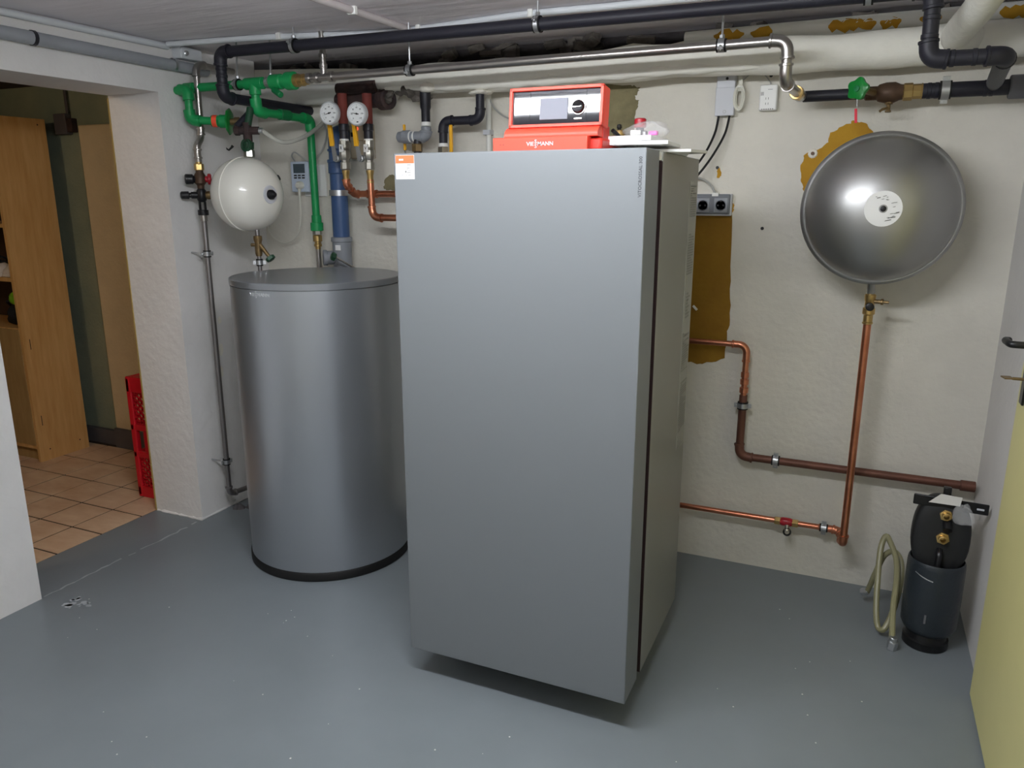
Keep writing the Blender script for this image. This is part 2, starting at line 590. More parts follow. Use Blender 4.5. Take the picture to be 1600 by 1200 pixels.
def patch(name, pix, m, Y=YB, t=.0016, jag=2.0, sub=5, parent=None):
    """bare patch of old paint with a ragged outline"""
    pts = []
    for i in range(len(pix)):
        a, b = pix[i], pix[(i + 1) % len(pix)]
        for k in range(sub):
            u = k / sub
            j = jag if k else jag * .4
            pts.append(A(a[0] + (b[0] - a[0]) * u + random.uniform(-j, j), a[1] + (b[1] - a[1]) * u + random.uniform(-j, j), Y=Y - .0005))
    return MB().prism(pts, (0, -1, 0), t).build(name, m, parent or wb)


patch('paint_patch', [(1060, 322), (1143, 322), (1142, 440), (1141, 500), (1136, 520), (1132, 560), (1098, 569), (1075, 566), (1060, 560)], 'ochre_dark', jag=1.5)
patch('paint_patch', [(1143, 316), (1148, 320), (1146, 330), (1141, 336)], 'ochre', jag=1)
patch('paint_patch', [(1252, 285), (1250, 262), (1258, 240), (1276, 234), (1295, 222), (1298, 208), (1322, 193), (1338, 189), (1356, 195), (1364, 208), (1350, 260), (1290, 300), (1258, 300)], 'ochre')
patch('paint_patch', [(604, 278), (612, 272), (624, 276), (624, 298), (604, 298), (600, 290)], 'olive')
patch('bare_plaster', [(925, 130), (985, 133), (1000, 136), (998, 142), (992, 150), (998, 158), (994, 172), (992, 196), (988, 240), (930, 240)], 'olive', jag=2.5)
patch('paint_patch', [(1121, 265), (1125, 262), (1127, 272), (1124, 279), (1120, 277)], 'ochre', jag=1)
mb = MB()
for x, y in ((1121, 262), (1191, 357), (1270, 240), (1205, 118)):
    c = A(x, y, Y=YB)
    mb.lathe(c + V((0, -.0012, 0)), (0, 1, 0), [(0, .006), (.001, .006)], 10)
mb.build('drill_hole', 'black_plastic', wb)
mb = MB()
c = A(1270, 240, Y=YB)
mb.lathe(c + V((0, -.006, 0)), (0, 1, 0), [(0, .013), (.005, .017)], 10)
mb.build('wall_plug', 'plaster_blob', wb)
mb = MB()
MB().cyl(c + V((0, -.012, 0)), c, .006, n=8).build('screw_head', 'bronze', wb)
# dark smudge marks on the left wall
mb = MB()
P = [A(x, y, X=XL + .0006) for x, y in ((353, 230), (357, 233), (360, 230), (362, 226), (366, 229), (363, 232), (358, 236), (354, 234))]
mb.add(P, [tuple(range(len(P)))])
mb.build('scratch_mark', 'ink', wl)
for (x, y, w) in ((345, 545, 6), (343, 500, 4), (346, 580, 5)):
    c = A(x, y, X=XL + .0005)
    mb = MB().add([c + V((0, math.cos(t) * w / 380 * random.uniform(.7, 1.2), math.sin(t) * w / 200 * random.uniform(.7, 1.2))) for t in [k * PI / 5 for k in range(10)]], [tuple(range(10))])
    mb.build('stain', 'plaster_blob', wl)

# fluorescent lamp on the ceiling (behind the top edge of the picture)
LZ = ZC - .07      # hangs on short brackets
lamp = thing('ceiling_lamp', 'long fluorescent luminaire on the ceiling in front of the boiler', 'lamp', (LAMP_X, LAMP_Y, ZC))
MB().box((LAMP_X - .62, LAMP_Y - .042, LZ - .014), (LAMP_X + .62, LAMP_Y + .042, LZ)).build('housing', 'white_plastic', lamp, bevel=.003)
for s in (-1, 1):
    MB().box((LAMP_X + s * .612 - .010, LAMP_Y - .040, LZ - .060), (LAMP_X + s * .612 + .010, LAMP_Y + .040, LZ - .012)).build('end_cap', 'white_plastic', lamp, bevel=.004)
MB().prism([(LAMP_X - .602, LAMP_Y + y, LZ + z) for y, z in ((-.036, -.014), (-.036, -.040), (-.028, -.052), (-.014, -.057), (.014, -.057), (.028, -.052), (.036, -.040), (.036, -.014))], (1, 0, 0), 1.204).build('diffuser', 'tube_light', lamp)
for dx in (-.45, .45):
    MB().cyl((LAMP_X + dx, LAMP_Y, LZ), (LAMP_X + dx, LAMP_Y, ZC), .006, n=10).build('hanger', 'zinc', lamp)

# ------------------------------------------------------------------ adjoining room
fo = struct(MB().box((-5.4, -.2, -.12), (XL - T, 3.1, -.0032)).build('floor_adjoining', 'grout', origin=(-4, 1.5, -.01)), 'beige tiled floor of the adjoining room')
tile_me = None
xs_ = [-2.857] + [-3.046 - .2085 * k for k in range(8)]
ys_ = [1.655 - .213, 1.655, 1.868, 2.075, 2.282, 2.500, 2.715, 2.935]
for i in range(len(xs_) - 1):
    for j in range(len(ys_) - 1):
        x1, x0 = xs_[i] - .0045, xs_[i + 1] + .0045
        y0, y1 = ys_[j] + .0045, ys_[j + 1] - .0045
        z = random.uniform(-.0008, .0006)
        MB().box((x0, y0, -.0032), (x1, y1, z)).build('tile', 'tile', fo, bevel=.0007, seg=1)
wab = struct(MB().box((-5.4, 2.985, 0), (XL - T, 3.1, ZC)).build('wall_adjoining_back', 'green_wall', origin=(-4, 3, 0)), 'dull green wall of the adjoining room')
MB().box((-3.81, 2.945, 0.06), (XL - T, 2.985, 1.772)).build('pilaster', 'beige_wall', wab, bevel=.006)
bb = struct(MB().box((-5.4, 2.955, 0), (-3.81, 2.985, .085)).build('baseboard_adjoining', 'plinth_grey', origin=(-4, 2.97, 0)), 'dark grey plinth of the adjoining room')
MB().box((-3.81, 2.93, 0), (XL - T, 2.96, .115)).build('plinth_block', 'plinth_grey', bb)
struct(MB().box((-5.5, -.2, 0), (-5.4, 3.1, ZC)).build('wall_adjoining_left', 'green_wall', origin=(-5.45, 1, 0)), 'far wall of the adjoining room')
struct(MB().box((-5.4, -.3, 0), (XL - T, -.2, ZC)).build('wall_adjoining_front', 'beige_wall', origin=(-4, -.25, 0)), 'near wall of the adjoining room')
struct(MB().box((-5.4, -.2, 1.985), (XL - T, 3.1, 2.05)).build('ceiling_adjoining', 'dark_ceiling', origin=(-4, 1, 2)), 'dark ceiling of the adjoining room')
jb = thing('junction_box', 'small grey junction box high on the green wall beside the shelf unit', 'junction box', (-3.93, 2.985, 1.72))
MB().box((-3.99, 2.945, 1.73), (-3.90, 2.985, 1.835)).build('box', 'plinth_grey', jb, bevel=.004)
MB().box((-3.90, 2.95, 1.74), (-3.86, 2.985, 1.81)).build('side_block', 'iron_rust', jb, bevel=.003)
MB().cyl((-3.9, 2.965, 1.835), (-3.9, 2.965, 1.985), .008, n=8).build('conduit', 'plinth_grey', jb)

pl = thing('fill_globe', 'small warm fill globe, added unseen on the ceiling of the adjoining room', 'lamp', (-3.15, .85, 1.985))  # added out of view to brighten the adjoining room
MB().cyl((-3.15, .85, 1.985), (-3.15, .85, 1.95), .045, n=20, ch=.004).build('socket', 'white_plastic', pl)
MB().lathe((-3.15, .85, 1.955), (0, 0, -1), [(.06 - .06 * math.cos(PI * i / 12), max(.0005, .06 * math.sin(PI * i / 12))) for i in range(13)], 20, cap=False).build('globe', 'fill_globe_light', pl, angle=60)

# shelf unit
SX, SY0, SY1, SH = -3.96, 2.58, 2.873, 1.80
sh = thing('shelf_unit', 'light oak shelf unit seen through the doorway', 'shelf', (-4.36, 2.72, 0))
MB().box((SX - .02, SY0, .0), (SX, SY1, SH)).build('side_panel', 'oak', sh, bevel=.001)
MB().box((-4.76, SY0, .0), (-4.74, SY1, SH)).build('side_panel', 'oak', sh, bevel=.001)
MB().box((-4.74, SY1 - .008, .06), (SX - .02, SY1, SH)).build('back_panel', 'dark_brown', sh)
for z in (1.78, 1.525, 1.255, .980, .715, .07):
    MB().box((-4.74, SY0 + .004, z), (SX - .02, SY1 - .008, z + .02)).build('shelf_board', 'oak', sh, bevel=.001)
for x0, x1 in ((-4.738, -4.362), (-4.358, SX - .022)):
    d = MB().box((x0, SY0 - .002, .092), (x1, SY0 + .016, .73)).build('cabinet_door', 'oak_shaded', sh, bevel=.001)
    hx = x1 - .03 if x0 < -4.6 else x0 + .03
    MB().lathe((hx, SY0 - .002, .5), (0, -1, 0), [(0, .006), (.012, .006), (.016, .013), (.024, .011)], 12).build('knob', 'red_knob', d)
MB().box((-4.74, SY0 + .03, 0), (SX - .02, SY0 + .045, .07)).build('kickboard', 'oak_shaded', sh)
for (y, z) in ((2.64, .06), (2.82, .06), (2.62, 1.77), (2.83, 1.77)):
    MB().lathe((SX - .001, y, z), (1, 0, 0), [(0, .005), (.0016, .004)], 8).build('screw_cap', 'dark_brown', sh)
for z in (.62, .20):
    MB().box((SX - .0005, 2.615, z), (SX + .0006, 2.619, z + .055)).build('seam_mark', 'dark_brown', sh)
# things on the shelves
for i, x in enumerate((-4.035, -4.125)):
    t = thing('shoe', ('white shoe with dark laces on the shelf, nearer the side panel' if i == 0 else 'white shoe on the shelf, further from the side panel'), 'shoe', (x, 2.7, 1.0), 'white shoes on the shelf')
    mb = MB()
    secs = [(2.60, .030, .035), (2.63, .036, .055), (2.68, .038, .060), (2.74, .036, .085), (2.80, .034, .10), (2.845, .028, .10)]
    vs, fs = [], []
    for (y, w, h) in secs:
        for k in range(12):
            th = PI * k / 11
            vs.append((x + w * math.cos(th), y, 1.012 + h * math.sin(th) ** .6))
    for a in range(len(secs) - 1):
        for k in range(11):
            fs.append((a * 12 + k, a * 12 + k + 1, a * 12 + 13 + k, a * 12 + 12 + k))
    fs += [tuple(range(12)), tuple(range(60, 72))]
    mb.add(vs, fs).build('upper', 'shoe_white', t, angle=60)
    MB().box((x - .04, 2.596, 1.0), (x + .04, 2.85, 1.016)).build('sole', 'shoe_white', t, bevel=.006)
    mb = MB()
    for k in range(4):
        mb.tube(smooth([(x - .026, 2.66 + k * .025, 1.066 + k * .008), (x, 2.65 + k * .025, 1.078 + k * .012), (x + .026, 2.66 + k * .025, 1.066 + k * .008)]), .005, 6)
    mb.tube(smooth([(x - .03, 2.66, 1.07), (x - .02, 2.63, 1.10), (x + .02, 2.62, 1.105), (x + .03, 2.67, 1.085)]), .006, 6)
    mb.build('laces', 'black_cloth', t)


def blob(c, sx, sy, sz, seed, amp=.15, nu=16, nv=10):
    rnd = random.Random(seed)
    ph = [rnd.uniform(0, 6) for _ in range(6)]
    mb = MB(); vs = []; fs = []
    for j in range(nv + 1):
        v = PI * j / nv
        for i in range(nu):
            u = 2 * PI * i / nu
            k = 1 + amp * (math.sin(3 * u + ph[0] + 2 * v) * .5 + math.sin(5 * u + ph[1]) * math.sin(3 * v + ph[2]) * .5)
            z = -math.cos(v)
            z = z if z > -.75 else -.75
            vs.append((c[0] + sx * k * math.sin(v) * math.cos(u), c[1] + sy * k * math.sin(v) * math.sin(u), c[2] + sz * (z * (k if z > 0 else 1) + .75)))
    for j in range(nv):
        for i in range(nu):
            i2 = (i + 1) % nu
            fs.append((j * nu + i, j * nu + i2, (j + 1) * nu + i2, (j + 1) * nu + i))
    return mb.add(vs, fs)


bg = thing('black_bag', 'crumpled black bag on the lower open shelf of the oak unit', 'bag', (-4.1, 2.72, .735))
blob((-4.10, 2.72, .735), .10, .10, .070, 3, .22).build('bag_body', 'black_cloth', bg, angle=60)
MB().tube(smooth([(-4.14, 2.66, .84), (-4.1, 2.62, .87), (-4.04, 2.63, .865), (-4.01, 2.68, .83)]), .006, 8).build('strap', 'black_cloth', bg)
gb = thing('cloth_hat', 'lime green cloth hat lying on the black bag', 'hat', (-4.05, 2.66, .85))
blob((-4.05, 2.665, .850), .055, .055, .042, 5, .1).build('crown', 'lime', gb, angle=60)
MB().prism([(-4.03, 2.62, .865), (-3.995, 2.615, .868), (-3.985, 2.645, .868), (-4.01, 2.67, .866)], (0, 0, 1), .004).build('brim', 'lime', gb)

# red crate standing on end behind the door jamb
cr = thing('plastic_crate', 'red plastic crate standing on end behind the door jamb', 'crate', (-2.97, 2.64, 0))
cx0, cx1, cy0, cy1, ch = -3.072, -2.872, 2.45, 2.80, .595
m = 'red_crate'
for (x0, x1) in ((cx0, cx0 + .03), (cx1 - .03, cx1)):
    MB().box((x0, cy0, 0.008), (x1, cy0 + .025, ch - .008)).build('post', m, cr, bevel=.004)
    MB().box((x0, cy1 - .025, 0.008), (x1, cy1, ch - .008)).build('post', m, cr, bevel=.004)
for (z0, z1) in ((.0, .055), (.52, ch), (.20, .23), (.335, .365)):
    MB().box((cx0, cy0 + .001, z0), (cx1, cy0 + .022, z1)).build('rail', m, cr, bevel=.004)
    MB().box((cx0 + .001, cy0, z0), (cx0 + .022, cy1, z1)).build('rail', m, cr, bevel=.004)
MB().box((cx0 + .01, cy0 + .01, 0.001), (cx1 - .01, cy1, .022)).build('end_panel', m, cr)
MB().box((cx0 + .01, cy0 + .01, ch - .02), (cx1 - .01, cy1, ch - .002)).build('end_panel', m, cr)
MB().box((cx1 - .012, cy0 + .01, 0.02), (cx1, cy1, ch - .02)).build('bottom_panel', m, cr)
for (z0, z1) in ((.055, .20), (.365, .52)):
    mb = MB()
    w = cx1 - cx0 - .06; h = z1 - z0
    x0 = cx0 + .03
    step = .033
    k = -h
    while k < w:
        for sgn in (1, -1):
            a = V((max(0, k), 0, 0)); 
            xa, za = (k, 0) if k >= 0 else (0, -k)
            xb, zb = (k + h, h) if k + h <= w else (w, w - k)
            if zb > za:
                if sgn < 0:
                    xa, xb = w - xa, w - xb
                pa, pb = V((x0 + xa, cy0 + .012, z0 + za)), V((x0 + xb, cy0 + .012, z0 + zb))
                d = pb - pa
                mb.obox((pa + pb) / 2, d, (0, 1, 0), d.cross(V((0, 1, 0))), d.length, .008, .0075)
        k += step
    mb.build('lattice_panel', m, cr)
MB().box((cx0 + .075, cy0 + .003, .23), (cx0 + .10, cy0 + .02, .335)).build('handle_bar', m, cr, bevel=.003)
MB().box((cx1 - .05, cy0 + .003, .23), (cx1 - .03, cy0 + .02, .335)).build('handle_bar', m, cr, bevel=.003)

# ------------------------------------------------------------------ open yellow door on the right
DX = .418
dr = MB().box((DX, 1.40, .012), (DX + .024, 2.323, 1.92)).build('door_1', 'door_yellow', bevel=.003)
struct(dr, 'pale yellow door folded back against the right wall')
dh = MB()
dh.box((DX - .006, 2.235, .90), (DX, 2.275, 1.10))
plate = dh.build('door_plate', 'black_metal', dr, bevel=.003)
hz = 1.052
mb = MB().tube(smooth([(DX, 2.255, hz), (DX - .035, 2.255, hz), (DX - .045, 2.262, hz), (DX - .047, 2.285, hz), (DX - .046, 2.33, hz - .002), (DX - .036, 2.345, hz - .004)], 5), .009, 12)
mb.build('door_handle', 'black_plastic', dr)
kb = MB().cyl((DX, 2.255, .965), (DX - .03, 2.255, .965), .004, n=8)
kb.obox((DX - .04, 2.262, .965), (1, .2, 0), (-.2, 1, 0), (0, 0, 1), .022, .03, .003)
kb.build('key', 'old_brass', dr)

# ================================================================== boiler
BX0, BX1, BY0, BY1, BZ0, BZ1 = -1.114, -.453, 1.752, 2.362, .099, 1.5215
bo = thing('boiler', 'tall light grey metal cabinet boiler standing in the middle of the room', 'boiler', ((BX0 + BX1) / 2, 2.06, 0))
MB().box((BX0, BY0, BZ0), (BX1, 1.874, BZ1)).build('door_panel', 'boiler', bo, bevel=.0025)
MB().box((BX0 + .05, 1.873, BZ0 + .012), (BX1 - .045, 1.918, BZ1 - .03)).build('gap_seal', 'boiler_gap', bo)
MB().box((BX1 - .022, 1.912, BZ0 - .002), (BX1, BY1, BZ1 - .002)).build('side_panel', 'boiler_side', bo, bevel=.002)
MB().box((BX1 - .022, 1.9095, BZ0), (BX1 - .0008, 1.9125, BZ1 - .024)).build('dark_edge_strip', 'boiler_gap', bo)  # dark strip added over the panel's front edge, so the gap reads dark
MB().box((BX0, 1.912, BZ0 - .002), (BX0 + .022, BY1, BZ1 - .002)).build('side_panel', 'boiler_side', bo, bevel=.002)
MB().box((BX0 + .022, 1.918, BZ0 + .005), (BX1 - .022, BY1 - .02, BZ1 - .006)).build('body', 'boiler_gap', bo, bevel=.002)
MB().box((BX0 + .022, 1.90, BZ1 - .006), (BX1 - .022, BY1, BZ1 - .002)).build('top_panel', 'boiler_side', bo)
MB().box((BX1 - .05, 1.874, BZ1 - .022), (BX1 - .003, 1.911, BZ1 - .003)).build('top_bracket', 'white_plastic', bo)
for x in (BX0 + .09, BX1 - .09):
    for y in (1.98, 2.28):
        MB().lathe((x, y, 0), (0, 0, 1), [(0, .024), (.012, .026), (.018, .012), (.10, .012)], 14).build('foot', 'rubber', bo)
# print on the door
mb = MB()
o = A(1000.5, 276.5, Y=BY0); o.y = BY0 - .0002
vf = text_mesh('VITOCROSSAL 300', .0108, depth=.0004, squash=1.0)
place(mb, vf, o + V((0, 0, -.0)), (0, 0, 1), (-1, 0, 0))
mb.build('lettering', 'ink', bo)['label'] = 'small dark upright lettering'
# information film on the side panel
fx = BX1 + .0006
film = MB().box((fx - .0004, 2.245, .66), (fx + .0004, 2.352, 1.455)).build('label_film', 'film', bo)
for k, (zc_, w_, h_, n_) in enumerate(((1.40, .08, .09, 14), (1.25, .075, .12, 16), (1.10, .05, .08, 8), (.96, .085, .12, 16), (.79, .085, .16, 22))):
    mb = MB()
    bars(mb, (fx + .0006, 2.30, zc_), (0, 1, 0), (0, 0, 1), w_, h_, n_, k + 1)
    mb.build('label_print', 'ink_light', film)['kind'] = 'stuff'
# sticker
sx0, sx1, sz1, sz0 = A(618, 243, Y=BY0).x, A(647, 243, Y=BY0).x, A(632, 242.5, Y=BY0).z, A(632, 280, Y=BY0).z
st = MB().box((sx0, BY0 - .0008, sz0), (sx1, BY0 - .0001, sz1)).build('sticker', 'paper', bo)
st['label'] = 'white sticker with orange header'
zm = sz1 - (sz1 - sz0) * .345
MB().box((sx0 + .0005, BY0 - .0012, zm), (sx1 - .0005, BY0 - .0008, sz1 - .0005)).build('sticker_header', 'sticker_orange', st)
mb = MB()
bars(mb, ((sx0 + sx1) / 2, BY0 - .0012, (zm + sz1) / 2 - .001), (1, 0, 0), (0, 0, 1), (sx1 - sx0) * .6, .0045, 1, 9, .9, minw=.04, maxw=.12)
mb.build('header_print', 'paper', st)
mb = MB()
bars(mb, ((sx0 + sx1) / 2 + .012, BY0 - .0008, sz0 + .026), (1, 0, 0), (0, 0, 1), .012, .022, 6, 11)
bars(mb, ((sx0 + sx1) / 2, BY0 - .0008, sz0 + .008), (1, 0, 0), (0, 0, 1), .040, .008, 2, 12, .35)
mb.box(((sx0 + sx1) / 2 + .000, BY0 - .0012, sz0 + .016), ((sx0 + sx1) / 2 + .005, BY0 - .0008, sz0 + .021))
mb.build('sticker_print', 'ink_light', st)

# control unit on top
CY = 1.80
zt = BZ1
cu = thing('boiler_control_unit', 'red control unit with glossy black front panel on top of the boiler', 'control unit', (-.72, 1.9, zt))
x0, x1 = A(770, 226, Y=CY).x, A(917.5, 226, Y=CY).x
MB().box((x0, CY, zt - .002), (x1, 1.955, zt + .033)).build('base_box', 'red_plastic', cu, bevel=.002)
MB().box((x1 - .02, CY + .025, zt - .002), (x1 + .028, 2.12, zt + .03)).build('rear_housing', 'red_dark', cu, bevel=.008)
MB().box((x0 + .03, 1.955, zt - .002), (x1, 2.12, zt + .03)).build('rear_box', 'red_dark', cu, bevel=.004)
# tilted head: slab leaning back
hx0, hx1 = A(799.5, 170, Y=1.845).x, A(945, 170, Y=1.845).x
hb = A(870, 199, Y=1.835).z; ht = A(870, 136, Y=1.846).z
yb, yt = 1.835, 1.8446
up = V((0, yt - yb, ht - hb)); hh = up.length; up.normalize(); nrm = V((0, -up.z, up.y))
oc = V(((hx0 + hx1) / 2, (yb + yt) / 2, (hb + ht) / 2)); W = hx1 - hx0
ex = V((1, 0, 0))
MB().obox(oc - nrm * .024, ex, up, nrm, W, hh, .04).build('head', 'red_plastic', cu, bevel=.004)
# frame bars
fw = .0075
fr = MB()
for (dx, dy, sx, sy) in ((0, hh / 2 - fw / 2, W, fw), (0, -hh / 2 + fw / 2, W, fw), (-W / 2 + fw / 2, 0, fw, hh), (W / 2 - fw / 2, 0, fw, hh)):
    fr.obox(oc + ex * dx + up * dy + nrm * .003, ex, up, nrm, sx, sy, .014)
fr.build('front_frame', 'red_plastic', cu, bevel=.001)
iw, ih = W - 2 * fw, hh - 2 * fw
gp = MB()     # gently convex glossy front
vs, fs = [], []
NJ = 14
for j in range(NJ + 1):
    v = j / NJ - .5
    for i in (0, 1):
        vs.append(oc + ex * ((i - .5) * iw) + up * (v * ih) + nrm * (.0022 + .00006 * math.cos(v * PI)))
for j in range(NJ):
    fs.append((j * 2, j * 2 + 1, j * 2 + 3, j * 2 + 2))
gp.add(vs, fs)
pan = gp.build('front_panel', 'gloss_panel', cu, angle=80)
MB().obox(oc + ex * (-.005) + up * (-.004) + nrm * .0035, ex, up, nrm, .072, .050, .003).build('display', 'lcd', cu, bevel=.0008)
for dx in (-iw * .30, iw * .34):
    MB().obox(oc + ex * dx + nrm * .0018, ex, up, nrm, .0008, ih * .98, .0016).build('panel_joint', 'rubber', cu)
dl = MB().lathe(oc + ex * .058 + up * (-.002) + nrm * .001, nrm, [(0, .0165), (.007, .0155), (.010, .013), (.0085, .008), (.008, .0)], 28)
dlo = dl.build('dial', 'gloss_black', cu)
MB().torus(oc + ex * .058 + up * (-.002) + nrm * .004, nrm, .0168, .0012, 28, 6).build('dial_ring', 'nickel', dlo)
MB().obox(oc + ex * .058 + up * (-.029) + nrm * .004, ex, up, nrm, .020, .004, .003).build('button_bar', 'nickel', cu, bevel=.0008)
# curved lip below the head
mb = MB()
prof = [(1.832, hb + .001), (1.822, hb - .004), (1.815, hb - .010), (1.812, hb - .017), (1.813, hb - .023), (1.86, hb - .026), (1.88, hb)]
n = len(prof)
vs = [(hx0 - .006, y, z) for y, z in prof] + [(hx1 - .006, y, z) for y, z in prof]
fs = [tuple(range(n)), tuple(range(2 * n - 1, n - 1, -1))] + [(i, (i + 1) % n, n + (i + 1) % n, n + i) for i in range(n)]
mb.add(vs, fs).build('lip', 'red_plastic', cu, angle=40)
MB().box((hx0 + .004, 1.85, zt), (hx1 - .004, 1.90, hb + .002)).build('neck', 'red_dark', cu)
mb = MB()
logo(mb, V(((x0 + x1) / 2 - .008, CY - .0006, zt + .0165)), (1, 0, 0), (0, 0, 1), .0130)
lg = mb.build('lettering', 'logo_silver', cu); lg['label'] = 'silver company lettering'
mb = MB()
for dx in (.021, .029):
    mb.lathe((x0 + dx, CY - .0006, zt + .0165), (0, 1, 0), [(0, .0013), (.001, .0013)], 8)
mb.build('indicator', 'ink', cu)
MB().tube(smooth([(hx1 + .004, 1.90, zt + .05), (hx1 + .014, 1.93, zt + .035), (hx1 + .02, 2.0, zt + .006)]), .005, 8).build('cable', 'black_plastic', cu)

# things lying on the boiler top
zt2 = BZ1 - .002
bk = tag(MB().obox((-.525, 2.06, zt2 + .004), V((1, .25, 0)), V((-.25, 1, 0)), (0, 0, 1), .20, .26, .007).build('booklet', 'paper', bevel=.001), 'white manual at the bottom of the paper pile on the boiler', 'booklet', 'manuals on the boiler')
bk2 = tag(MB().obox((-.505, 2.13, zt2 + .012), V((1, -.3, 0)), V((.3, 1, 0)), (0, 0, 1), .15, .21, .008).build('booklet', 'paper_grey', bevel=.001), 'greyish brochure jutting out over the right side of the boiler', 'booklet', 'manuals on the boiler')
bk3 = tag(MB().obox((-.520, 1.985, zt2 + .021), V((1, .06, 0)), V((-.06, 1, 0)), (0, 0, 1), .15, .19, .009).build('booklet', 'paper', bevel=.001), 'white manual in the middle of the paper pile on the boiler', 'booklet', 'manuals on the boiler')
bk4 = tag(MB().obox((-.537, 1.97, zt2 + .032), V((1, -.03, 0)), V((.03, 1, 0)), (0, 0, 1), .12, .16, .012).build('booklet', 'paper', bevel=.001), 'thick white manual on top of the paper pile under the plastic bag', 'booklet', 'manuals on the boiler')
# loose page corners at the front
mb = MB()
for k in range(4):
    y = 1.90 + k * .012
    mb.prism([(-.605, y, zt2 + .002 + k * .002), (-.55, y - .015, zt2 + .0025 + k * .002), (-.545, y + .06, zt2 + .0025 + k * .002), (-.60, y + .06, zt2 + .002 + k * .002)], (0, 0, 1), .0008)
tag(mb.build('loose_sheets', 'paper'), 'loose white sheets fanned out beside the red control unit', 'paper')
pb = thing('plastic_bag', 'clear plastic bag with small parts on the paper pile', 'bag', (-.510, 1.97, zt2 + .038))
bz = zt2 + .038
blob((-.508, 1.975, bz), .054, .05, .021, 21, .28, 26, 14).build('film', 'bag', pb, angle=80)
MB().obox((-.533, 1.945, bz + .010), V((1, .2, 0)), V((-.2, 1, 0)), (0, 0, 1), .026, .012, .012).build('white_part', 'white_plastic', pb, bevel=.002)
MB().obox((-.488, 1.945, bz + .008), V((1, -.2, 0)), V((.2, 1, 0)), (0, 0, 1), .022, .012, .010).build('pink_part', 'pink', pb, bevel=.002)
MB().lathe((-.511, 1.948, bz), (0, 0, 1), [(0, .007), (.012, .007), (.014, .004)], 12).build('grey_part', 'zinc', pb)
av = thing('air_vent', 'brass automatic air vent behind the papers on the boiler', 'air vent', tuple(A(967, 222, Y=2.12)))
o = A(967, 222, Y=2.12); o.z = zt2
s = .0024
MB().lathe(o, (0, 0, 1), [(0, .0135), (.055, .0135), (.056, .017), (.065, .017), (.066, .010), (.069, .009)], 20).build('body', 'brass', av)
MB().lathe(o + V((0, 0, .069)), (0, 0, 1), [(0, .005), (.004, .005), (.006, .007), (.014, .006), (.016, .003)], 12).build('cap', 'black_plastic', av)
rc = thing('capped_tube', 'dark red capped tube behind the plastic bag', 'tube', tuple(A(1000, 215, Y=2.2)))
o = A(1000, 205, Y=2.2); o.z = zt2
MB().cyl(o, o + V((0, 0, .084)), .011, n=16).build('stem', 'iron_black', rc)
MB().lathe(o + V((0, 0, .080)), (0, 0, 1), [(0, .0155), (.002, .017), (.022, .0165), (.025, .013)], 20).build('cap', 'red_knob', rc)

# ================================================================== hot water tank
TX, TY, TR, TH = -1.886, 2.395, .317, 1.121
tk = thing('hot_water_tank', 'silver cylindrical hot water tank beside the tall boiler', 'water tank', (TX, TY, 0))
MB().lathe((TX, TY, .034), (0, 0, 1), [(0, TR), (TH - .0600, TR)], 96).build('jacket', 'tank', tk, angle=50)
MB().lathe((TX, TY, 0), (0, 0, 1), [(0, TR + .0015), (.004, TR + .005), (.030, TR + .005), (.036, TR + .001)], 96).build('base_ring', 'rubber', tk)
MB().lathe((TX, TY, TH - .0285), (0, 0, 1), [(-.002, TR - .006), (.0058, TR - .006), (.006, TR + .0015), (.0262, TR + .0015), (.0285, TR - .001), (.0285, .001)], 96, cap=False).build('lid', 'tank_lid', tk, angle=25)
th0 = math.radians(267)
zc = A(400, 458, Y=TY - TR).z - .006


def wrap(p):
    t = th0 + p.x / TR
    r = TR + .0006 + p.z
    return V((TX + r * math.cos(t), TY + r * math.sin(t), zc + p.y))


mb = MB()
logo(mb, None, None, None, .0165, wrap)
mb.build('lettering', 'logo_silver', tk)['label'] = 'small silver company lettering'
p = A(388, 808, Y=2.36)
MB().lathe((TX - TR + .01, 2.33, p.z), (-1, -.2, 0), [(0, .014), (.02, .014), (.022, .010), (.03, .010)], 12).build('drain_plug', 'black_plastic', tk)

# ================================================================== steel riser on the left wall
RX = -2.5
rs = thing('steel_riser', 'thin steel riser pipe with safety valve group on the left wall', 'pipe', (RX, 2.46, 0))
y2 = 2.462
p_top = A(303, 100, X=RX)
zj1, zj0 = A(312, 205, X=RX).z, A(307, 245, X=RX).z
run(rs, [(RX, 2.70, 1.925), (RX, 2.495, 1.925), (RX, 2.490, zj1)], .0125, 'steel', .03, er=.0145, collar=.002)
ya = 2.49
MB().tube(smooth([(RX, ya, zj1 + .02), (RX, ya, zj1 - .002), (RX, ya - .006, zj1 - .028), (RX, y2 + .002, zj0 + .045), (RX, y2 - .002, zj0 + .02), (RX, y2, zj0 - .02)]), .014, 16).build('s_bend', 'steel', rs)
for z_, y_ in ((zj1 + .012, ya), (zj1 - .012, ya - .001), (zj0 + .028, y2), (zj0 - .004, y2)):
    ring(rs, 'press_collar', (RX, y_, z_), (0, 0, 1), .0172, .008, 'steel')
zz = A(309, 261, X=RX).z
nut(rs, 'union_nut', (RX, y2, zz), (0, 0, 1), .019, .026, 'brass')
ring(rs, 'brass_collar', (RX, y2, zz + .022), (0, 0, 1), .013, .02, 'brass')
zv = A(312, 280, X=RX).z
MB().lathe((RX, y2, zv - .045), (0, 0, 1), [(0, .013), (.02, .014), (.03, .022), (.06, .022), (.072, .015), (.082, .015)], 16).build('valve_body', 'bronze', rs)
k0 = V((RX, y2, zv))
lat = (RT + V((0, 0, 0))).normalized()
lat = V((.72, .69, 0)).normalized()
MB().lathe(k0 - lat * .018, -lat, [(0, .012), (.008, .016), (.010, .020), (.036, .021), (.040, .016)], 16).build('black_knob', 'black_plastic', rs)
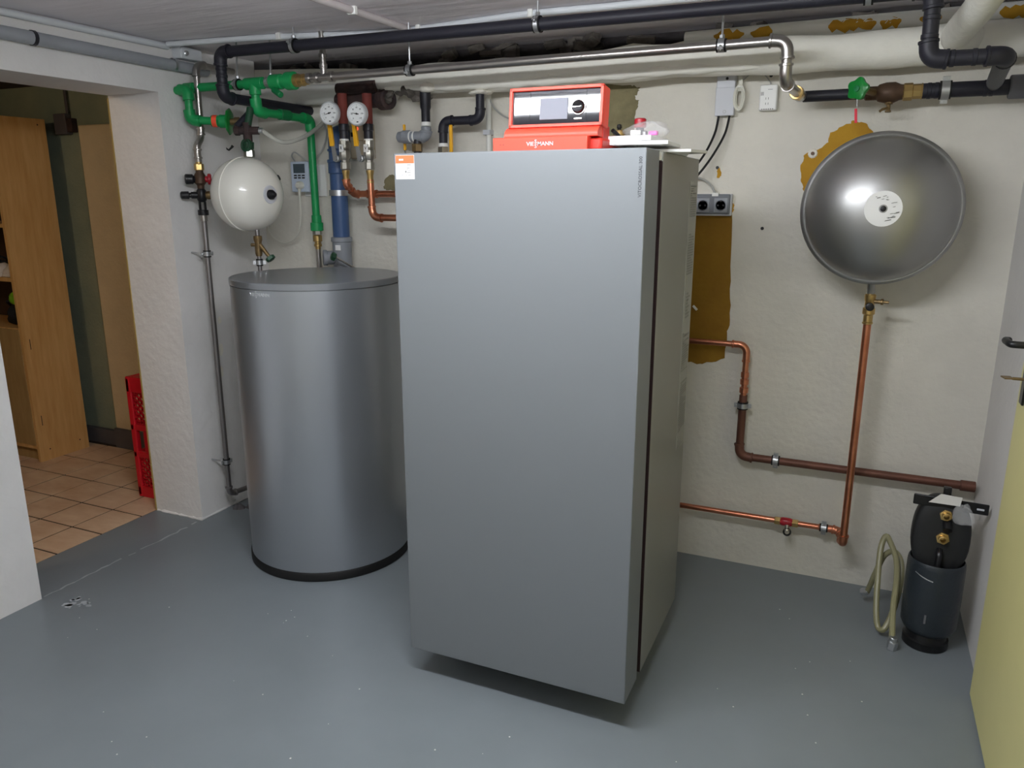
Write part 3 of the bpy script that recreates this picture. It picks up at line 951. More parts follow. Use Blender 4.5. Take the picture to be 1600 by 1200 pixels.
MB().lathe(k0 + lat * .018, lat, [(0, .012), (.010, .013), (.012, .022), (.022, .023), (.026, .018)], 12).build('red_knob', 'red_knob', rs)
zk = A(313, 305, X=RX).z
MB().lathe((RX, y2, zk - .028), (0, 0, 1), [(0, .012), (.01, .019), (.046, .019), (.056, .012)], 14).build('lower_body', 'black_plastic', rs)
k1 = V((RX, y2, zk))
MB().lathe(k1 - lat * .015, -lat, [(0, .014), (.024, .014), (.026, .010), (.032, .010), (.034, .016), (.062, .015), (.066, .010)], 16).build('drain_knob', 'black_plastic', rs)
MB().lathe(k1 + lat * .015, lat, [(0, .014), (.01, .017), (.03, .017), (.034, .012), (.05, .012)], 12).build('side_outlet', 'old_brass', rs)
for dl_ in (-.014, .014):
    MB().box((RX - .004, y2 + dl_ - .003, zk - .062), (RX + .004, y2 + dl_ + .003, zk - .02)).build('funnel_leg', 'black_plastic', rs)
ring(rs, 'funnel_ring', (RX, y2, zk - .070), (0, 0, 1), .021, .022, 'black_plastic')
ring(rs, 'press_collar', (RX, y2, A(318, 340, X=RX).z), (0, 0, 1), .0145, .03, 'steel')
zb = .10
run(rs, [(RX, y2, zk - .075), (RX, y2, zb), (RX + .02, 2.62, zb - .004), (RX + .02, 2.72, zb - .004)], .0112, 'steel_dull', .025, er=.0135, collar=.003, ext=.012)
for (x, y) in ((319, 397), (350, 723)):
    z = A(x, y, X=RX).z
    clamp(rs, (RX, y2, z), (0, 0, 1), .0115, to=(XL, y2 - .012, z + .004), lug=(0.2, 1, 0))
fr_ = MB()
for k in range(8):
    c = V((RX + random.uniform(-.03, .04), 2.58 + random.uniform(-.05, .1), 0))
    fr_.lathe(c, (0, 0, 1), [(0, random.uniform(.01, .03)), (.02, .004)], 7)
tag(fr_.build('dirt_pile', 'plinth_grey'), 'small dark crumbs of dirt in the corner below the steel riser', 'dirt')['kind'] = 'stuff'

# ================================================================== white expansion vessel
vc = A(384, 304, Y=2.46); vr, vh = .1425, .132
ve = thing('expansion_vessel', 'small round white expansion vessel above the hot water tank', 'vessel', (vc.x, vc.y, vc.z - vr))
axv = V((1, -.06, 0)).normalized()


def dome(L, R, n=14, p=2.35):
    return [(L * math.sin(PI / 2 * i / n) ** (2 / p) if i else 0, R * math.cos(PI / 2 * i / n) ** (2 / p) if i < n else .0005) for i in range(n + 1)]


seam = vc + axv * .008
MB().lathe(seam, axv, dome(vh - .008, vr), 48, cap=False).build('front_shell', 'vessel_white', ve, angle=60)
MB().lathe(seam, -axv, dome(.118, vr), 48, cap=False).build('rear_shell', 'vessel_white', ve, angle=60)
MB().torus(seam, axv, vr + .0005, .0028, 64, 8).build('seam', 'vessel_white', ve)
ap = vc + axv * (vh)
MB().lathe(ap - axv * .004, axv, [(0, .036), (.0055, .034), (.006, .022)], 28, cap=False).build('label_ring', 'grey_plastic', ve)
MB().lathe(ap - axv * .002, axv, [(0, .019), (.012, .0185), (.028, .008), (.030, .001)], 20).build('valve_cap', 'black_plastic', ve)
MB().lathe(ap - axv * .045 + V((0, 0.085, .06)), V((1, .4, .5)), [(0, .012), (.018, .011)], 12).build('rear_plug', 'black_plastic', ve)
MB().obox((XL + .06, vc.y + .045, vc.z), (1, 0, 0), (0, 1, 0), (0, 0, 1), .12, .03, .03).build('wall_bracket', 'white_paint', ve, bevel=.004)
MB().cyl((XL + .11, vc.y + .045, vc.z), vc - axv * .08 + V((0, .03, 0)), .015, n=12).build('bracket_arm', 'white_paint', ve)
# upper connection
tx, ty = vc.x + .034, vc.y
zt_ = vc.z + vr
uc = thing('vessel_fitting', 'brown tee with green valve on top of the white vessel', 'valve', (tx, ty, zt_))
nut(uc, 'union_nut', (tx, ty, zt_ + .014), (0, 0, 1), .021, .028, 'nickel')
MB().lathe((tx, ty, zt_ + .026), (0, 0, 1), [(0, .014), (.006, .020), (.030, .022), (.036, .012)], 16).build('valve_body', 'bottle_green', uc)
MB().torus((tx, ty - .012, zt_ + .045), (0, -1, .15), .019, .008, 20, 8).build('handwheel', 'bottle_green', uc)
zt3 = zt_ + .10
MB().cyl((tx, ty, zt_ + .058), (tx, ty, zt3 + .03), .017, n=14).build('tee_body', 'iron_rust', uc)
lx = RT.copy()
MB().cyl(V((tx, ty, zt3)) - lx * .045, V((tx, ty, zt3)) + lx * .045, .015, n=14).build('tee_arm', 'iron_rust', uc)
ring(uc, 'hose_ferrule', V((tx, ty, zt3)) + lx * .052, lx, .011, .016, 'zinc')
nut(uc, 'tee_end', V((tx, ty, zt3)) - lx * .04, lx, .019, .02, 'iron_rust')
MB().cyl((tx + .004, ty, zt3 + .02), (tx + .006, ty + .02, zt3 + .085), .014, n=14).build('green_socket', 'bottle_green', uc)
p0 = V((tx, ty, zt3)) - lx * .040
MB().cyl(p0 + V((0, 0, .015)), A(398, 168, Y=2.52), .013, n=14).build('insulated_stub', 'insul_black', uc)
hs = thing('clear_hose', 'clear hose running from the white vessel fitting to the wall', 'hose', tuple(V((tx, ty, zt3))))
MB().tube(smooth([V((tx, ty, zt3)) + lx * .055, A(440, 222, Y=2.56), A(468, 217, Y=2.66), A(492, 203, Y=2.8), A(508, 186, Y=2.88), A(516, 150, Y=2.9)]), .0085, 10).build('hose', 'hose_clear', hs)
# lower connection
lb = thing('vessel_shutoff_valve', 'brass valve with green hexagon knob below the white vessel', 'valve', (vc.x + .018, vc.y, 1.10))
bx, by = vc.x + .044, vc.y
zb0 = vc.z - vr
MB().cyl((bx, by, zb0 - .03), (bx, by, zb0 + .012), .009, n=12).build('nipple', 'steel_dull', lb)
MB().lathe((bx, by, zb0 - .10), (0, 0, 1), [(0, .011), (.01, .014), (.055, .014), (.065, .017), (.08, .017), (.082, .011)], 14).build('valve_body', 'old_brass', lb)
kd = (lx + V((0, -.25, -1.15))).normalized()
ks = V((bx, by, zb0 - .045))
MB().cyl(ks, ks + kd * .075, .0095, .007, n=12).build('valve_stem', 'old_brass', lb)
MB().lathe(ks + kd * .072, kd, [(0, .012), (.002, .019), (.016, .019), (.018, .012)], 6).build('hex_knob', 'bottle_green', lb, angle=20)
MB().lathe(ks - lx * .012 + V((0, 0, -.01)), -lx, [(0, .007), (.016, .007), (.018, .004)], 8).build('drain_spout', 'old_brass', lb)
MB().cyl((bx, by, zb0 - .10), (bx, by, .60), .0085, n=12).build('pipe', 'steel_dull', lb)
clamp(lb, (bx, by, A(405, 410, Y=by).z), (0, 0, 1), .009, lug=(0.8, .6, 0))

# ================================================================== green pipework
GY = 2.50
gz = 1.838
gp_ = thing('green_pipework', 'bright green plastic water pipe dropping from the ceiling to the tank', 'pipe', (-2.2, 2.6, 1.1))
gx = A(400, 160, Y=GY).x
gy2 = 2.825
gz2 = A(400, 174, Y=GY).z
gzb = A(492, 352, Y=gy2).z
GR = .0165
run(gp_, [(XL, GY, gz), (gx - .005, GY, gz)], GR, 'ppr_green')
MB().cyl((XL + .0, GY, gz), (XL + .05, GY, gz), .021, n=18, ch=.002).build('wall_sleeve', 'ppr_green', gp_)
# tee
MB().cyl((gx - .045, GY, gz), (gx + .045, GY, gz), .0225, n=18, ch=.002).build('tee', 'ppr_green', gp_)
MB().cyl((gx, GY, gz), (gx, GY, gz - .042), .0225, n=18, ch=.002).build('tee_branch', 'ppr_green', gp_)
run(gp_, [(gx, GY, gz - .02), (gx, GY, gz2), (gx, gy2, gz2 - .004), (gx + .004, gy2, gzb)], GR, 'ppr_green', .022, er=.0225, ext=.026, n=18)
MB().cyl((gx, GY + .13, gz2), (gx, GY + .19, gz2), .0215, n=18, ch=.002).build('coupling', 'ppr_dark', gp_)
vx0, vx1 = A(424, 130, Y=GY).x, A(466, 122, Y=GY).x
run(gp_, [(gx + .02, GY, gz), (vx0 + .01, GY, gz)], GR, 'ppr_green')
MB().lathe((vx0, GY, gz), (1, 0, 0), [(0, .024), (.004, .028), (.05, .028), (.055, .024), (.075, .024), (.078, .033), (.112, .033), (.115, .028)], 18).build('transition_valve', 'ppr_green', gp_)
MB().lathe((vx0 - .02, GY, gz - .0), (1, 0, 0), [(0, .022), (.012, .022)], 18).build('strap_band', 'zinc', gp_)
MB().lathe((vx0 + .02, GY - .01, gz - .03), (.8, -.3, -.4), [(0, .012), (.05, .012), (.054, .008)], 12).build('drain_stub', 'ppr_dark', gp_)
bxx = vx0 + .112
MB().lathe((bxx, GY, gz), (1, 0, 0), [(0, .024), (.02, .024), (.022, .020), (.030, .020), (.032, .022), (.045, .022), (.047, .018), (.062, .018)], 20).build('brass_adapter', 'brass', gp_)
ring(gp_, 'end_cap', (gx + .004, gy2, gzb - .006), (0, 0, 1), .028, .036, 'ppr_green')
ring(gp_, 'end_socket', (gx + .004, gy2, gzb + .024), (0, 0, 1), .0215, .04, 'ppr_green')
gb_ = V((gx + .004, gy2, gzb - .024))
nut(gp_, 'nickel_nut', gb_ + V((0, 0, -.008)), (0, 0, 1), .020, .018, 'nickel')
MB().lathe(gb_ + V((0, 0, -.018)), (0, 0, -1), [(0, .017), (.004, .020), (.028, .020), (.03, .014), (.038, .014), (.040, .017), (.05, .017), (.052, .012), (.062, .012)], 16).build('brass_union', 'brass', gp_)
MB().cyl(gb_ + V((0, 0, -.07)), (gx + .004, gy2, .70), .0115, n=14).build('steel_tail', 'steel', gp_)
for px in (372, 424):
    c = V((A(px, 140, Y=GY).x, GY, gz))
    clamp(gp_, c, (1, 0, 0), GR + .001, to=(c.x, c.y + .01, ZC), lug=(0, 1, 0), w=.012)

# second green run along the left wall with a wheel valve
g2 = thing('green_wall_pipe', 'short green pipe loop with edge-on valve wheel on the left wall', 'pipe', (-2.5, 2.6, 1.7))
GX2 = -2.515
pa = A(290, 140, X=GX2); pb_ = A(296, 186, X=GX2)
v0 = V((GX2, pa.y + .01, pb_.z - .004))
v1 = A(392, 199, Y=2.56); v1.z = v0.z - .008
ay_ = (v1 - v0).normalized()
run(g2, [(XL, pa.y + .01, pa.z), (GX2, pa.y + .01, pa.z), v0, v0 + ay_ * .13], GR * .95, 'ppr_green', .022, er=.0225, ext=.018, n=18)
q = v0 + ay_ * .085
MB().lathe(q, ay_, [(0, .022), (.03, .023), (.034, .026), (.060, .026), (.063, .020)], 18).build('valve_socket', 'ppr_green', g2)
ring(g2, 'orange_band', q + ay_ * .014, ay_, .0238, .020, 'orange_tag')
MB().lathe(q + ay_ * .066, ay_, [(0, .048), (.002, .052), (.007, .052), (.009, .048)], 8).build('valve_wheel', 'wheel_green', g2)
MB().lathe(q + ay_ * .07, ay_, [(0, .012), (.02, .013), (.022, .019), (.04, .019), (.042, .014), (max(.06, (v1 - q).length - .07), .014)], 14).build('valve_neck', 'old_brass', g2)
MB().lathe(q + ay_ * .105 + V((0, 0, -.008)), V((.3, -.4, -1)), [(0, .014), (.026, .014), (.028, .009)], 12).build('check_body', 'bronze', g2)

# ================================================================== long black insulated pipe under the ceiling
KY = 2.40
kz = 1.928
bk_ = thing('black_insulated_pipe', 'long black insulated pipe running under the ceiling with elbows at both ends', 'pipe', (-1.0, KY, 1.75))
kx0 = A(345, 100, Y=KY).x
kx1 = A(1452, 50, Y=KY).x
kzd = A(345, 152, Y=KY).z
kzr = A(1448, 93, Y=KY).z
kx2 = A(1572, 88, Y=KY).x
KR = .0195
run(bk_, [(kx0, YB, kzd - .004), (kx0, KY, kzd), (kx0, KY, kz + .012), (kx1, KY, kz), (kx1 + .004, KY, kzr), (kx2, KY, kzr - .002), (A(1552, 138, Y=2.79).x, 2.79, 1.735)], KR, 'insul_black', .028, er=.0235, ext=.02, collar=.002, n=18)
for z in (kzd + .045, kzd + .075, kzd + .10):
    ring(bk_, 'tape_joint', (kx0, KY, z), (0, 0, 1), .0212, .012, 'insul_black')
for z in (kzr + .055, kzr + .10):
    ring(bk_, 'tape_joint', (kx1 + .002, KY, z), (0, 0, 1), .0212, .012, 'insul_black')
for x in (kx1 + .06, kx1 + .11):
    ring(bk_, 'tape_joint', (x, KY, kzr - .001), (1, 0, 0), .0212, .012, 'insul_black')
for px in (458, 840, 1352):
    x = A(px, 50, Y=KY).x
    clamp(bk_, (x, KY, kz + .012 * (kx1 - x) / (kx1 - kx0)), (1, 0, 0), KR + .001, to=(x, KY, ZC), lug=(0, -1, .3), w=.014)
# grey sleeve of the last leg
e0, e1 = V((kx2 + .0, KY + .07, kzr - .014)), V((A(1552, 138, Y=2.79).x, 2.785, 1.737))
d = (e1 - V((kx2, KY, kzr - .002))).normalized()
s0 = V((kx2, KY, kzr - .002)) + d * .055
MB().cyl(s0, s0 + d * .30, KR + .0025, n=18).build('grey_sleeve', 'insul_grey', bk_)

# ================================================================== stainless pipe below it
SZ = 1.842
sp = thing('stainless_pipe', 'long shiny stainless steel pipe running below the black ceiling pipe', 'pipe', (-1.0, GY, SZ))
sx_a = bxx + .055
sx_b = A(1229, 95, Y=GY).x
SR = .0145
zel = A(1230, 128, Y=GY).z
pe = A(1250, 152, Y=2.78)
run(sp, [(sx_a, GY, SZ), (sx_b, GY, SZ + .008), (sx_b, GY, zel), (pe.x, 2.78, 1.728)], SR, 'steel', .03, er=.0175, ext=.022, collar=.003, n=20)
xt = A(506, 120, Y=GY).x
for x in (sx_a + .015, xt - .03, xt + .035):
    ring(sp, 'press_collar', (x, GY, SZ), (1, 0, 0), .0195, .018, 'steel')
MB().cyl((xt, GY, SZ), (xt, GY, ZC), .0115, n=14).build('tee_riser', 'steel', sp)
for z in (SZ + .04, SZ + .075):
    ring(sp, 'press_collar', (xt, GY, z), (0, 0, 1), .015, .014, 'steel')
for px in (640, 1126):
    x = A(px, 95, Y=GY).x
    clamp(sp, (x, GY, SZ + .008 * (x - sx_a) / (sx_b - sx_a)), (1, 0, 0), SR + .0005, to=(x, GY, ZC), lug=(0, -1, -.4))

# insulated wall pipe with wheel valve on the right
WY, WZ = 2.80, 1.727
wv = thing('insulated_wall_pipe', 'black insulated pipe with green wheel valve on the wall above the grey vessel', 'pipe', (.1, WY, WZ))
dd = (V((pe.x, 2.78, 1.728)) - V((sx_b, GY, zel))).normalized()
nut(wv, 'brass_nut', V((pe.x, 2.78, 1.728)) - dd * .045, dd, .0215, .024, 'brass')
ring(wv, 'brass_ring', V((pe.x, 2.78, 1.728)) - dd * .068, dd, .021, .016, 'brass')
MB().cyl(V((pe.x, 2.78, 1.728)) - dd * .03, V((pe.x, 2.78, 1.728)) + dd * .005, .019, n=16, ch=.003).build('steel_end', 'zinc', wv)
xi0 = pe.x + .006
xw = A(1351, 147, Y=WY).x
MB().cyl((xi0, WY, WZ), (xw, WY, WZ + .001), .0175, n=18, ch=.003).build('insulation', 'insul_black', wv)
xb1 = A(1405, 146, Y=WY).x
MB().lathe((xw, WY, WZ), (1, 0, 0), [(0, .017), (.004, .021), (.035, .021), (.04, .026), (.06, .031), (.085, .031), (.10, .024), (.112, .022)], 18).build('valve_body', 'bronze', wv)
MB().lathe((xw + .072, WY, WZ - .022), (0, -.1, -1), [(0, .012), (.012, .012), (.014, .006), (.03, .006), (.031, .009), (.036, .009)], 10).build('drain_cock', 'old_brass', wv)
MB().tube([(xw + .072, WY - .005, WZ - .045), (xw + .055, WY - .012, WZ - .05), (xw + .048, WY - .014, WZ - .056)], .004, 6).build('drain_lever', 'old_brass', wv)
MB().lathe((xw + .108, WY, WZ), (1, 0, 0), [(0, .023), (.003, .026), (.026, .026), (.028, .022), (.05, .022), (.051, .024), (.054, .024)], 8).build('union', 'brass', wv, angle=20)
sb_ = V((xw + .035, WY, WZ))
wt = A(1341, 139, Y=2.705)
stem_d = (wt - sb_).normalized()
MB().cyl(sb_, wt, .011, .009, n=12).build('valve_stem', 'old_brass', wv)
wc = wt
mb = MB()
e1_ = stem_d.orthogonal().normalized(); e2_ = stem_d.cross(e1_)
vs, fs = [], []
NN = 40
for (t, k) in ((-.007, .86), (-.005, 1), (.006, 1), (.008, .86)):
    for i in range(NN):
        th = 2 * PI * i / NN
        r = (.031 + .0035 * math.cos(5 * th)) * k
        vs.append(wc + stem_d * t + (e1_ * math.cos(th) + e2_ * math.sin(th)) * r)
for j in range(3):
    for i in range(NN):
        fs.append((j * NN + i, j * NN + (i + 1) % NN, (j + 1) * NN + (i + 1) % NN, (j + 1) * NN + i))
fs += [tuple(range(NN)), tuple(3 * NN + i for i in range(NN))]
wh = mb.add(vs, fs).build('handwheel', 'wheel_green', wv, angle=40)
MB().lathe(wc + stem_d * .006, stem_d, [(0, .010), (.006, .009), (.007, .004)], 14).build('wheel_hub', 'ppr_dark', wh)
tz = wc + V((0, -.004, -.03))
MB().tube([tz, tz + V((.002, .002, -.028))], .0008, 6).build('tag_wire', 'zinc', wh)
MB().obox(tz + V((.001, .002, -.048)), V((1, .1, .1)), V((0, 1, 0)), V((-.1, 0, 1)), .008, .003, .042).build('tag', 'red_tag', wh, bevel=.001)
xj = xw + .16
MB().cyl((xj, WY, WZ), (XR - .085, WY, WZ), .0225, n=18, ch=.002).build('insulation', 'insul_black', wv)
for x in (xj + .02, xj + .04, xj + .17, xj + .185):
    ring(wv, 'tape_joint', (x, WY, WZ), (1, 0, 0), .0237, .012, 'insul_black')
xc = A(1477, 140, Y=WY).x
clamp(wv, (xc, WY, WZ), (1, 0, 0), .023, to=(xc, YB, WZ), lug=(0, -.25, 1), w=.022)
MB().cyl((XR - .09, WY, WZ), (XR, WY, WZ), .034, n=24, ch=.003).build('grey_insulation', 'insul_grey', wv)

# ================================================================== white plaster-wrapped pipe
PY, PZ, PR = 2.80, 1.858, .056
wp = thing('wrapped_heating_pipe', 'thick white plaster-wrapped pipe along the top of the back wall', 'pipe', (-.6, PY, PZ))
path, rr = [], []
xs0 = A(585, 128, Y=PY).x
N = 64
for i in range(N + 1):
    u = i / N
    x = xs0 + (XR - xs0) * u
    path.append(V((x, PY + .004 * math.sin(9 * u), PZ + .004 * math.sin(13 * u + 1))))
    rr.append(PR * (1 + .04 * math.sin(31 * u) + .03 * math.sin(57 * u)) * (.62 + .38 * min(1, u * 9)))
MB().tube(path, PR, 20, rr).build('wrapped_pipe', 'wrap_white', wp, angle=70)
# lower ridge of the wrapping
path2 = [p + V((0, -.035 + .01 * 0, -.034)) for p in path[2:46]]
MB().tube(path2, .016, 12, [(.018 + .003 * math.sin(k * 1.7)) * min(1, .3 + .1 * k, .3 + .08 * (43 - k)) for k in range(len(path2))]).build('wrap_ridge', 'wrap_white', wp, angle=70)
# branch rising to the ceiling towards the right
q0 = V((.225, PY - .03, PZ + .01))
b_ = [q0, A(1495, 55, Y=2.66), A(1525, 18, Y=2.5), A(1560, -30, Y=2.36)]
b_.append(b_[-1] + (b_[-1] - b_[-2]) * ((ZC + .03 - b_[-1].z) / max(.01, b_[-1].z - b_[-2].z)))
MB().tube(smooth(b_, 6), .04, 18, [.05, .048, .046, .044, .042, .041] + [.04] * 19).build('branch_pipe', 'wrap_white', wp, angle=70)
for px, py, r in ((925, 118, .011), (665, 137, .024), (856, 118, .007)):
    c = A(px, py, Y=2.745)
    blob((c.x, c.y + .01, c.z - r * .6), r * 1.3, r, r * .8, int(px), .25).build('plaster_lump', 'plaster_blob', wp, angle=70)
# rear upper pipe with ochre flakes
rp = thing('ochre_flaked_pipe', 'white pipe with flaking ochre paint high behind the wrapped pipe', 'pipe', (0, 2.87, 1.93))
MB().tube([(-.62, 2.865, 1.938), (-.3, 2.868, 1.942), (.0, 2.865, 1.945), (XR, 2.868, 1.948)], .026, 14).build('pipe', 'white_paint', rp, angle=70)
for (xa, xb) in ((-.52, -.42), (-.40, -.33), (-.16, -.02), (-.01, .05), (.10, .16), (.31, .40)):
    n_ = max(4, int((xb - xa) / .012)); vs, fs = [], []
    for i in range(n_ + 1):
        x = xa + (xb - xa) * i / n_
        lo_, hi_ = random.uniform(-1.1, -.4), random.uniform(.1, .8)
        if i in (0, n_):
            lo_, hi_ = -.2, 0
        for k in range(5):
            th = lo_ + (hi_ - lo_) * k / 4
            vs.append((x, 2.8665 - .0275 * math.cos(th), 1.942 + .003 * (x + .3) + .0275 * math.sin(th)))
    for i in range(n_):
        for k in range(4):
            fs.append((i * 5 + k, i * 5 + 5 + k, i * 5 + 6 + k, i * 5 + 1 + k))
    MB().add(vs, fs).build('paint_flake', 'ochre', rp, angle=70)
# old grey pipe left of it, ragged end
og = thing('old_grey_pipe', 'old pale grey pipe high on the back wall behind the green fittings', 'pipe', (-2.3, 2.85, 1.8))
MB().tube([(XL, 2.858, 1.845), (-2.2, 2.858, 1.835), (-1.95, 2.856, 1.83), (-1.80, 2.85, 1.83)], .042, 16).build('pipe', 'white_paint', og, angle=70)

# ================================================================== rusty manifold and the two heating risers with thermometers
mf = thing('rusty_manifold', 'dark rusty pipe stub with open end behind the thermometers', 'pipe', (-1.85, 2.80, 1.75))
a, b = A(528, 148, Y=2.80), A(612, 165, Y=2.80)
zm_ = (A(570, 158, Y=2.8)).z
MB().cyl((a.x, 2.80, zm_ + .006), (b.x - .03, 2.80, zm_), .030, n=16).build('pipe', 'iron_rust', mf)
MB().lathe((b.x - .05, 2.80, zm_), (1, -.35, 0), [(0, .034), (.006, .040), (.05, .040), (.055, .034), (.054, .024), (.03, .023)], 18, cap=False).build('open_socket', 'iron_rust', mf)
MB().lathe((b.x - .035, 2.79, zm_), (1, -.35, 0), [(0, .022), (.001, .022)], 16).build('rust_plug', 'red_oxide', mf)
MB().cyl((a.x + .03, 2.76, zm_ + .045), (b.x - .05, 2.77, zm_ + .05), .024, n=14).build('upper_pipe', 'iron_rust', mf)
mb = MB()
for k in range(16):
    c = A(random.uniform(590, 660), random.uniform(138, 152), Y=2.80)
    ax = V((random.gauss(1, .5), random.gauss(0, .5), random.gauss(0, .3)))
    mb.lathe(c, ax, [(0, .006), (.015, .02), (.035, .016), (.05, .005)], 7)
mb.build('torn_wrapping', 'rubble', mf, angle=20)


def riser(px, letter, name_label, gauge_px, needle, Yr, turn, gl):
    c = A(px, 240, Y=Yr)
    x, y = c.x, Yr
    z = lambda py: A(px, py, Y=Yr).z
    t = thing('heating_riser', name_label, 'pipe', (x, y, z(341)), 'heating risers')
    MB().cyl((x, y, z(196)), (x, y, z(146)), .0195, n=18).build('oxide_pipe', 'red_oxide', t)
    MB().lathe((x, y, z(219)), (0, 0, 1), [(0, .0185), (z(205) - z(219), .0185), (z(204) - z(219), .021), (z(194) - z(219), .021), (z(193) - z(219), .018)], 18).build('black_sleeve', 'iron_black', t)
    ring(t, 'tape_ring', (x, y, z(220)), (0, 0, 1), .019, .016, 'tape_white')
    vb = MB().lathe((x, y, z(265)), (0, 0, 1), [(0, .018), (.002, .021), (.028, .021), (.03, .017), (.036, .016), (.045, .022), (.06, .024), (.075, .022), (.082, .017), (.086, .022), (.112, .022), (.114, .018)], 8).build('ball_valve', 'nickel', t, angle=25)
    MB().box((x - .010, y - .0245, z(238)), (x + .010, y - .0205, z(226))).build('valve_tag', 'tape_white', vb)
    mb = MB()
    place(mb, text_mesh(letter, .018, depth=.0004), V((x, y - .0247, z(232))), (1, 0, 0), (0, 0, 1))
    mb.build('tag_letter', 'ink', vb)
    # lever: bolt, plate and yellow grip
    lxo = x - .035
    MB().lathe((lxo + .012, y - .018, z(248)), (0, -1, 0), [(0, .014), (.014, .014), (.016, .009), (.022, .009)], 12).build('lever_bolt', 'zinc', vb)
    MB().prism([(lxo, y - .034, z(252)), (lxo + .022, y - .034, z(252)), (lxo + .010, y - .034, z(226)), (lxo - .008, y - .034, z(226))], (0, 1, 0), .003).build('lever_plate', 'zinc', vb)
    MB().prism([(lxo - .010, y - .040, z(229)), (lxo + .010, y - .040, z(229)), (lxo + .002, y - .044, z(194)), (lxo - .014, y - .044, z(194))], (0, 1, 0), .012).build('lever_grip', 'yellow_lever', vb, bevel=.002)
    MB().lathe((x, y, z(266)), (0, 0, -1), [(0, .016), (.006, .016), (.022, .0125), (.042, .0125), (.043, .0145), (.05, .0145)], 16).build('brass_reducer', 'brass', t)
    zt0 = z(281)
    if turn == 'back':
        zz_ = z(303)
        run(t, [(x, y, zt0), (x, y, zz_ + .04), (x + .012, y + .035, zz_), (x + .05, 2.83, zz_), (-.72, 2.83, zz_ - .004), (-.72, BY1 - .02, zz_ - .004)], .0135, 'copper', .022, er=.0158, ext=.012, collar=.002)
    else:
        zz_ = z(340)
        run(t, [(x, y, zt0), (x + .003, y, zz_), (-.60, y, zz_), (-.60, BY1 - .02, zz_)], .0135, 'copper', .032, er=.0158, ext=.016, collar=.002)
    # thermometer: a thing of its own screwed on in front
    g = A(gauge_px[0], gauge_px[1], Y=2.63)
    gt = thing('thermometer', gl, 'thermometer', tuple(g), 'dial thermometers')
    nrm_ = V((0, -1, 0)); R = .0445
    MB().lathe(g, nrm_, [(-.012, .030), (-.011, R - .003), (-.008, R), (.006, R), (.010, R - .003), (.009, R - .0055), (.004, R - .006)], 40, cap=False).build('case', 'gauge_rim', gt)
    MB().lathe(g + nrm_ * .004, nrm_, [(0, R - .005), (.001, R - .005), (.001, .0001)], 40, cap=False).build('dial_face', 'gauge_face', gt)
    MB().lathe(g - nrm_ * .012, -nrm_, [(0, .03), (.001, .008), (.045, .008)], 12).build('stem', 'brass', gt)
    mb = MB(); fo_ = g + nrm_ * .0052
    for k in range(31):
        th = math.radians(225 - k * 9)
        dd_ = V((math.cos(th), 0, math.sin(th)))
        L = .006 if k % 5 == 0 else .003
        mb.obox(fo_ + dd_ * (R - .0085 - L / 2), dd_, V((0, 1, 0)), dd_.cross(V((0, 1, 0))), L, .0004, .0007)
    for k, s_ in enumerate(('0', '20', '40', '60', '80', '100', '120')):
        th = math.radians(225 - k * 45)
        place(mb, text_mesh(s_, .0082, depth=.0002), fo_ + V((math.cos(th), 0, math.sin(th))) * .0235, (1, 0, 0), (0, 0, 1))
    mb.build('scale', 'ink', gt)
    nd = V((math.cos(math.radians(needle)), 0, math.sin(math.radians(needle))))
    mb = MB()
    sd = nd.cross(V((0, 1, 0)))
    mb.prism([fo_ + nrm_ * .001 - nd * .009 + sd * .0022, fo_ + nrm_ * .001 + nd * .031, fo_ + nrm_ * .001 - nd * .009 - sd * .0022], nrm_, .0008)
    mb.lathe(fo_ + nrm_ * .001, nrm_, [(0, .0035), (.002, .0035)], 12)
    mb.build('needle', 'black_plastic', gt)
    mb = MB()
    mb.obox(fo_ + V((.002, 0, -.030)), (1, 0, 0), (0, 1, 0), (0, 0, 1), .008, .0004, .004)
    mb.build('maker_mark', 'ink', gt)
    return t


riser(539, 'R', 'copper heating riser with yellow lever beside the blue pipe', (515.5, 177), 194, 2.72, 'back', 'left white dial thermometer in front of the red-brown pipe')
riser(577, 'V', 'copper heating riser with yellow lever nearest the boiler', (558.5, 178), 170, 2.72, 'right', 'right white dial thermometer in front of the red-brown pipe')

# beige control box between the risers
bb_ = thing('beige_switch_box', 'beige wall box with a small red light between the two heating risers', 'switch box', tuple(A(561, 246, Y=YB)))
c0, c1 = A(548, 248, Y=2.87), A(576, 193, Y=2.87)
MB().box((c0.x, 2.87, c0.z), (c1.x, YB, c1.z)).build('housing', 'cream_plastic', bb_, bevel=.004)
mz = c0.z + (c1.z - c0.z) * .52
MB().box((c0.x + .004, 2.864, mz), (c1.x - .004, 2.87, mz + .062)).build('upper_cover', 'cream_plastic', bb_, bevel=.002)
MB().box((c0.x + .012, 2.862, mz + .016), (c0.x + .026, 2.864, mz + .034)).build('dark_window', 'black_plastic', bb_)
MB().lathe((c0.x + .044, 2.864, mz + .048), (0, -1, 0), [(0, .007), (.004, .007), (.006, .004)], 12).build('indicator_light', 'red_lamp', bb_)

